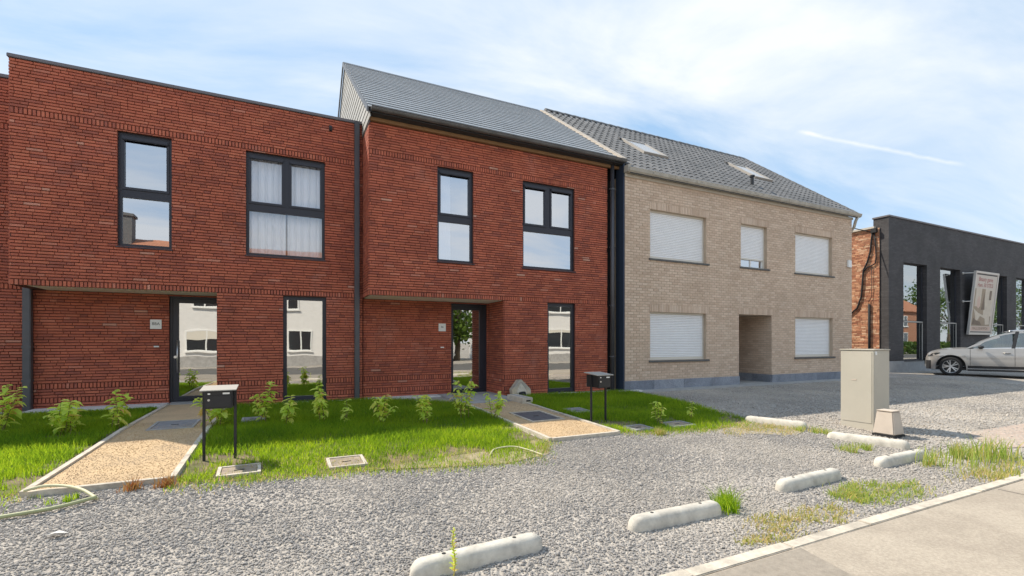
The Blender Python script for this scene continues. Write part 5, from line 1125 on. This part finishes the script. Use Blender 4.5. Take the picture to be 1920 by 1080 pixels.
for sgn in (1, -1):
    for nm, lo, hi in (('side_window', -.24, .82), ('side_window', -.98, -.32), ('side_window', -1.66, -1.06)):
        g = MB(); g.grid([[gh_pt(lo + (hi - lo) * i / 10, t, sgn, 0) for t in (0, .3, .6, .92)] for i in range(11)]); g.build(nm, 'car_glass', car, smooth=True, world=False)
    p = MB(); skew(p, -.30, -.42, .10, .007, sgn); skew(p, -1.05, -1.10, .07, .007, sgn); p.build('pillar', 'car_trim', car, world=False)
    p = MB(); strip(p, -1.7, .8, 0, .05, .012, sgn, 20); p.build('belt_trim', 'chrome', car, world=False)
    p = MB(); p.tube([(-1.75, sgn * (gh_w(-1.6, 1.6) - .02), 1.66), (-1.3, sgn * (gh_w(-1.3, 1.63) - .03), 1.70), (-.3, sgn * (gh_w(-.3, 1.67) - .03), 1.715), (-.05, sgn * (gh_w(-.05, 1.62) - .03), 1.665)], .018, 8); p.build('roof_rail', 'chrome', car, smooth=True, world=False)
    m_ = MB(); rows = []
    for i in range(7):
        t = i / 6; s_ = math.sin(math.pi * min(max(t, .04), .96)) ** .5; rows.append([(.62 + .09 * s_ * math.cos(a) , sgn * (.97 + .23 * t), 1.10 + .07 * s_ * math.sin(a)) for a in [2 * math.pi * q / 10 for q in range(10)]])
    m_.grid(rows, closed=True); m_.add(rows[-1], [tuple(range(10))]); m_.build('mirror', 'silver' if sgn < 0 else 'car_trim', car, smooth=True, world=False)
    hl = MB(); hl.grid([[(x, sgn * (side_y(x, z) + .006), z) for z in (z0, (z0 + z1) / 2, z1)] for x, z0, z1 in ((1.78, .86, .885), (1.90, .80, .88), (2.02, .76, .85), (2.10, .73, .81), (2.16, .72, .775))]); hl.build('headlight', 'headlight', car, smooth=True, world=False)
    sk = MB(); sk.grid([[(x, sgn * (side_y(x, z) + .012), z) for z in (.205, .30, .40)] for x in (-.88, -.4, .2, .7, .98)]); sk.build('sill_trim', 'car_trim', car, world=False)
    sk = MB(); sk.grid([[(x, sgn * (side_y(x, z) + .018), z) for z in (.27, .305)] for x in (-.88, -.4, .2, .7, .98)]); sk.build('sill_strip', 'chrome', car, world=False)
    bp_ = MB(); bp_.grid([[(x, sgn * (side_y(x, z) + .008), z) for z in (.24, .34, .46, .58)] for x in (2.06, 2.13, 2.18, 2.215)]); bp_.build('bumper_insert', 'car_trim', car, world=False)
    for c in (FX, RX):
        ar = MB(); n = 18; r0, r1 = WR * 1.22, WR * 1.32; rows = [[], []]
        for i in range(n + 1):
            t = math.pi * i / n - .0
            for j, r_ in enumerate((r0, r1)):
                x, z = c + r_ * math.cos(t), .36 + r_ * math.sin(t); rows[j].append((x, sgn * (side_y(x, max(z, .3)) + (.004 if j else -.01)), z))
        ar.grid(rows); ar.build('wheel_arch', 'silver', car, world=False)
        ww = MB(); ww.prism([(c + WR * 1.25 * math.cos(math.pi * i / 12), .36 + WR * 1.25 * math.sin(math.pi * i / 12)) for i in range(13)], 'y', sgn * .62, sgn * .60); ww.grid([[(c + WR * 1.25 * math.cos(math.pi * i / 12), sgn * y, .36 + WR * 1.25 * math.sin(math.pi * i / 12)) for y in (.61, .92)] for i in range(13)]); ww.build('wheel_well', 'car_trim', car, world=False)
wsh = MB(); wsh.grid([[(x, gh_w(x, z) * (1 - 2 * k_ / 8) * .97, z + .02 * (1 - (1 - 2 * k_ / 8) ** 2)) for k_ in range(9)] for x, z in ((-.25, 1.65), (-.1, 1.625), (.25, 1.495), (.6, 1.315), (1.03, 1.055))][::-1]); wsh.build('windscreen', 'car_glass', car, smooth=True, world=False)
rwn = MB(); rwn.grid([[(x, gh_w(-2.1, z) * (1 - 2 * k_ / 6) * .9, z) for k_ in range(7)] for x, z in ((-2.24, 1.12), (-1.98, 1.44))]); rwn.build('rear_window', 'car_glass', car, world=False)
un = MB(); un.box(-2.2, 2.05, -.80, .80, .22, .30); un.box(-1.9, .9, -.78, .78, .30, .34); un.build('underbody', 'car_trim', car, world=False)
it = MB()
for x in (.0, -.95):
    for y in (.36, -.36): it.box(x - .25, x + .25, y - .24, y + .24, .45, .62); it.box(x - .32, x - .2, y - .23, y + .23, .62, 1.25); it.box(x - .30, x - .22, y - .11, y + .11, 1.25, 1.42)
it.box(.6, 1.1, -.75, .75, .6, .98); it.build('seats', 'seat', car, world=False)
gr = MB(); gr.grid([[(2.265, y, z) for y in (-.45, -.2, 0, .2, .45)] for z in (.42, .55, .68)]); gr.build('grille', 'car_trim', car, world=False)
# wheel
ty = MB(); prof_t = [(.245, -.10), (.30, -.115), (.345, -.105), (.36, -.07), (.36, .07), (.345, .105), (.30, .115), (.245, .10)]
ty.grid([[(r_ * math.cos(2 * math.pi * i / 36), w_, r_ * math.sin(2 * math.pi * i / 36)) for r_, w_ in prof_t] for i in range(37)]); tyre_me = ty.mesh('tyre', 'rubber', smooth=True)
rm = MB(); prof_r = [(.225, .02), (.232, .09), (.252, .112), (.252, .09), (.24, .0), (.24, -.1)]
rm.grid([[(r_ * math.cos(2 * math.pi * i / 36), w_, r_ * math.sin(2 * math.pi * i / 36)) for r_, w_ in prof_r] for i in range(37)])
for s in range(5):
    for o_ in (-.17, .17):
        a = 2 * math.pi * s / 5 + math.pi / 2; d0, d1 = a + o_ * .55, a + o_ * 1.15
        def sp(r_, an, w_, off): return (r_ * math.cos(an) - off * math.sin(an), w_, r_ * math.sin(an) + off * math.cos(an))
        rm.add([sp(.04, d0, .085, -.016), sp(.04, d0, .085, .016), sp(.235, d1, .10, .019), sp(.235, d1, .10, -.019), sp(.04, d0, .05, -.016), sp(.04, d0, .05, .016), sp(.235, d1, .06, .019), sp(.235, d1, .06, -.019)], [(0, 1, 2, 3), (0, 3, 7, 4), (1, 5, 6, 2)])
rm.tube([(0, .05, 0), (0, .092, 0)], .055, 16); rim_me = rm.mesh('rim', 'alloy' if 'alloy' in M else 'chrome')
dk = MB().tube([(0, .0, 0), (0, .03, 0)], .23, 24).mesh('brake_disc', 'car_trim')
for c in (FX, RX):
    for sgn in (1, -1):
        e = bpy.data.objects.new('wheel', tyre_me); e.location = (c, sgn * .81, .36); e.rotation_euler = (0, .3 if c > 0 else .1, 0); e.scale = (1, sgn, 1); link(e, car, False); e.name = 'wheel'
        inst('rim', rim_me, e, world=False); inst('brake_disc', dk, e, world=False)

# ---------------------------------------------------------------- leaning poster frame on the shop
M['poster_paper'] = mat('poster_paper', (.60, .53, .46), .6, var=.06, vscale=2)
M['poster_red'] = mat('poster_red', (.36, .06, .06), .6)
M['poster_mid'] = mat('poster_mid', (.36, .28, .20), .6, var=.25, vscale=2.5)
M['poster_light'] = mat('poster_light', (.62, .54, .44), .6, var=.12, vscale=3)
M['poster_deep'] = mat('poster_deep', (.20, .15, .11), .6, var=.3, vscale=3)
M['poster_pale'] = mat('poster_pale', (.62, .46, .38), .6)
M['sign_alu'] = mat('sign_alu', (.62, .60, .57), .4, metal=.4)
PW, PH = 2.5, 3.16
sg = thing('poster_frame', (30.72, 11.28, 1.72), 'tall framed poster sign leaning out from the black shop wall', 'sign'); sg.rotation_euler = (math.atan2(.30, 3.16), 0, 0)
f = MB()
for q in sub_rect((0, PW, 0, PH), [(.09, PW - .09, .09, PH - .09)]): f.box(q[0], q[1], -.05, .05, q[2], q[3])
f.build('frame', 'sign_alu', sg, world=False); f = MB(); f.box(.092, PW - .092, -.02, .045, .092, PH - .092); bd = f.build('board', 'poster_paper', sg, world=False)
def flat(name, poly, matn, lv): 
    q = MB(); q.add([(x * PW, -.0204 - lv * .0012, z * PH) for x, z in poly], [tuple(range(len(poly)))]); q.build(name, matn, bd, world=False)
R4 = lambda a, b, c, d: [(a, c), (b, c), (b, d), (a, d)]
flat('header_band', R4(.05, .95, .945, .965), 'print_dark', 1); flat('footer_band', R4(.05, .95, .035, .05), 'print_dark', 1)
flat('picture', R4(.07, .86, .14, .73), 'poster_mid', 1); flat('picture_patch', R4(.12, .36, .45, .73), 'poster_light', 2); flat('picture_patch', R4(.52, .86, .30, .73), 'poster_light', 2); flat('picture_patch', R4(.70, .80, .56, .71), 'poster_deep', 3)
flat('picture_patch', [(.40, .40), (.56, .40), (.53, .52), (.50, .60), (.48, .69), (.455, .60), (.43, .50)], 'poster_deep', 3)
flat('picture_patch', [(.22, .44), (.30, .42), (.36, .47), (.31, .60), (.26, .62), (.20, .55)], 'poster_pale', 3)
flat('picture_patch', [(.08, .42), (.30, .35), (.60, .30), (.80, .33), (.84, .17), (.66, .16), (.62, .26), (.40, .30), (.30, .22), (.22, .24), (.16, .34)], 'poster_light', 3)
flat('picture_patch', [(.10, .16), (.50, .15), (.42, .21), (.24, .23), (.12, .27)], 'poster_deep', 4)
flat('footer_strip', R4(.06, .90, .065, .13), 'poster_pale', 1)
def lettering(t, size, m_, x, z): inst('lettering', text_mesh(t, size, m_), bd, (x * PW, -.0225, z * PH), (R(90), 0, 0), world=False)
lettering('Beauty game', .30, 'poster_red', .48, .878); lettering('Ham. 50 STELS', .27, 'poster_red', .48, .785); lettering('MAGLOBARMPON', .20, 'poster_deep', .47, .098)
for z in (3.05, 1.65):
    y1 = z * .3 / 3.16; a = MB(); a.tube([(-.02, .02, z), (-.22, .05 + y1 + .04, z - .02)], .022, 8); a.build('bracket_arm', 'sign_alu', sg, world=False); a = MB(); a.tube([(-.22, .03 + y1 + .03, z - .02), (-.22, .08 + y1 + .03, z - .02)], .06, 10); a.build('wall_rosette', 'sign_alu', sg, world=False)

# ---------------------------------------------------------------- far side of the street (seen mirrored in the glass)
M['render_white'] = mat('render_white', (.74, .73, .71), .85, var=.05)
M['red_tiles'] = mat('red_tiles', (.40, .17, .09), .8, var=.3, vscale=2, stretch=(6, 1, 1))
M['orange_brick'] = mat('orange_brick', (.42, .20, .12), .9, var=.2, vscale=6)
M['far_leaf'] = leaf_mat('far_leaf', [(0, (.03, .07, .012)), (.5, (.07, .13, .02)), (1, (.14, .21, .035))], trans=.25)
M['bark'] = mat('bark', (.12, .09, .06), .9)
def street_house(name, x0, x1, y, h, ridge, wallm, wins, label, base=True, dep=9, chim=False):
    t = thing(name, ((x0 + x1) / 2, y, PAVE_Z), label, 'house'); z0 = PAVE_Z - .05
    w = MB(); w.box(x0, x1, y - dep, y, z0, h); wo_ = w.build('wall', wallm, t)
    if base: b_ = MB(); b_.box(x0 - .01, x1 + .01, y, y + .03, z0, .45); b_.build('plinth', 'concrete_grey', t)
    r_ = MB(); r_.prism([(y + .3, h - .05), (y + .3, h + .05), (y - dep / 2, ridge), (y - dep - .3, h + .05), (y - dep - .3, h - .05)], 'x', x0 - .2, x1 + .2); ro = r_.build('roof', 'red_tiles', t)
    if chim: c = MB(); c.box(x0 + 3.8, x0 + 4.7, y - dep / 2 + .3, y - dep / 2 + 1.2, ridge - 1, ridge + 1.2); c.box(x0 + 3.7, x0 + 4.8, y - dep / 2 + .22, y - dep / 2 + 1.28, ridge + 1.2, ridge + 1.36); c.build('chimney', 'sill', ro)
    for (a, b_, c, d, bl) in wins:
        f = MB()
        for q in sub_rect((a, b_, c, d), [(a + .07, (a + b_) / 2 - .04, c + .07, d - .07), ((a + b_) / 2 + .04, b_ - .07, c + .07, d - .07)]): f.box(q[0], q[1], y + .002, y + .05, q[2], q[3])
        f.box(a - .05, b_ + .05, y + .002, y + .12, c - .08, c - .002); wi = f.build('window', 'white', t)
        g = MB(); g.box(a + .07, b_ - .07, y + .003, y + .02, c + .07, d - .07); g.build('pane', 'headlight', wi)
        if bl: g = MB(); g.box(a + .07, b_ - .07, y + .021, y + .045, d - .07 - bl, d - .07); g.build('blind', 'shutter_base', wi)
    return t
street_house('white_house', -13, 4.2, -9.6, 5.6, 7.85, 'render_white', [(-5.3, -3.2, .75, 2.05, .5), (-5.0, -3.6, 3.5, 4.7, .3), (.3, 1.7, .8, 2.1, 0), (-.3, .9, 3.4, 4.6, .4), (-10, -8, .8, 2.1, .3), (-10, -8.4, 3.5, 4.7, 0)], 'white rendered house across the street, seen mirrored in the glass doors', chim=True)
street_house('banded_house', 15.5, 27, -9.8, 5.8, 7.4, 'render_white', [(17.2, 21.5, .9, 2.3, .2), (17, 21.5, 3.6, 4.8, .5), (23, 25.5, .9, 2.3, 0)], 'pale house across the street, mirrored in the slate-roofed house window', dep=8)
street_house('brick_villa', 66, 80, -10.5, 5.4, 8.4, 'orange_brick', [(68, 70, .9, 2.6, 0), (73, 75, .9, 2.6, 0), (68, 70, 3.4, 4.8, 0), (73, 75, 3.4, 4.8, 0)], 'orange brick villa across the street, mirrored in the shop windows')
def tree(x, y, h, r_, seed, label, n=2600):
    rnd = np.random.RandomState(seed); t = thing('street_tree', (x, y, PAVE_Z), label, 'tree', 'trees across the street'); tr = MB(); tr.tube([(x, y, PAVE_Z - .1), (x + .1, y, h * .3), (x, y + .1, h * .7)], [.28, .2, .07], 8)
    for a in range(6): tr.tube([(x + .05, y, h * .28 + a * .3), (x + math.cos(a * 1.1) * r_ * .6, y + math.sin(a * 1.1) * r_ * .6, h * .5 + a * .35)], [.09, .03], 6)
    tr.build('trunk', 'bark', t)
    cc = rnd.normal(0, 1, (26, 3)); cc /= np.linalg.norm(cc, axis=1)[:, None]; cc *= rnd.uniform(.35, 1, (26, 1)) ** .5; cc *= np.array([r_, r_, h * .34]); cc += np.array([x, y, h * .62])
    p = cc[rnd.randint(0, 26, n)] + rnd.normal(0, .34, (n, 3)) * r_ * .55; s_ = rnd.uniform(.10, .24, n); d1 = rnd.normal(0, 1, (n, 3)); d1 /= np.linalg.norm(d1, axis=1)[:, None]; d2 = np.cross(d1, rnd.normal(0, 1, (n, 3))); d2 /= np.linalg.norm(d2, axis=1)[:, None]
    v = np.stack([p - d1 * s_[:, None], p + d2 * s_[:, None] * .6, p + d1 * s_[:, None], p - d2 * s_[:, None] * .6], 1).reshape(-1, 3); c = MB(); c.v = [tuple(q) for q in v]; c.f = [(4 * i, 4 * i + 1, 4 * i + 2, 4 * i + 3) for i in range(n)]; c.m = [0] * n; c.build('crown', 'far_leaf', t)
tree(9.2, -11, 5.2, 2.2, 1, 'leafy tree across the street, mirrored in the recessed door'); tree(12.5, -12.5, 5.8, 2.3, 2, 'taller leafy tree across the street beside the pale house')
tree(90, -12, 11, 4.5, 3, 'broad tree across the street, mirrored in the middle shop window', 3600); tree(104, -13, 12, 5, 4, 'broad tree farther along the street, mirrored in the right shop window', 3600); tree(122, -14, 12, 5.5, 5, 'farthest tree along the street', 3000)
n = 9000; hp = np.random.RandomState(9); hx, hy, hz_ = hp.uniform(58, 130, n), hp.uniform(-9.2, -8.0, n), hp.uniform(-.2, 1.35, n); hg = MB()
for i in range(n):
    a, b_ = hp.normal(0, .13, 3), hp.normal(0, .13, 3); p = np.array([hx[i], hy[i], hz_[i]]); hg.add([p - a, p + b_ * .7, p + a, p - b_ * .7], [(0, 1, 2, 3)])
tag(hg.build('hedge', 'far_leaf', None), 'long clipped green hedge across the street before the brick villa', 'hedge')
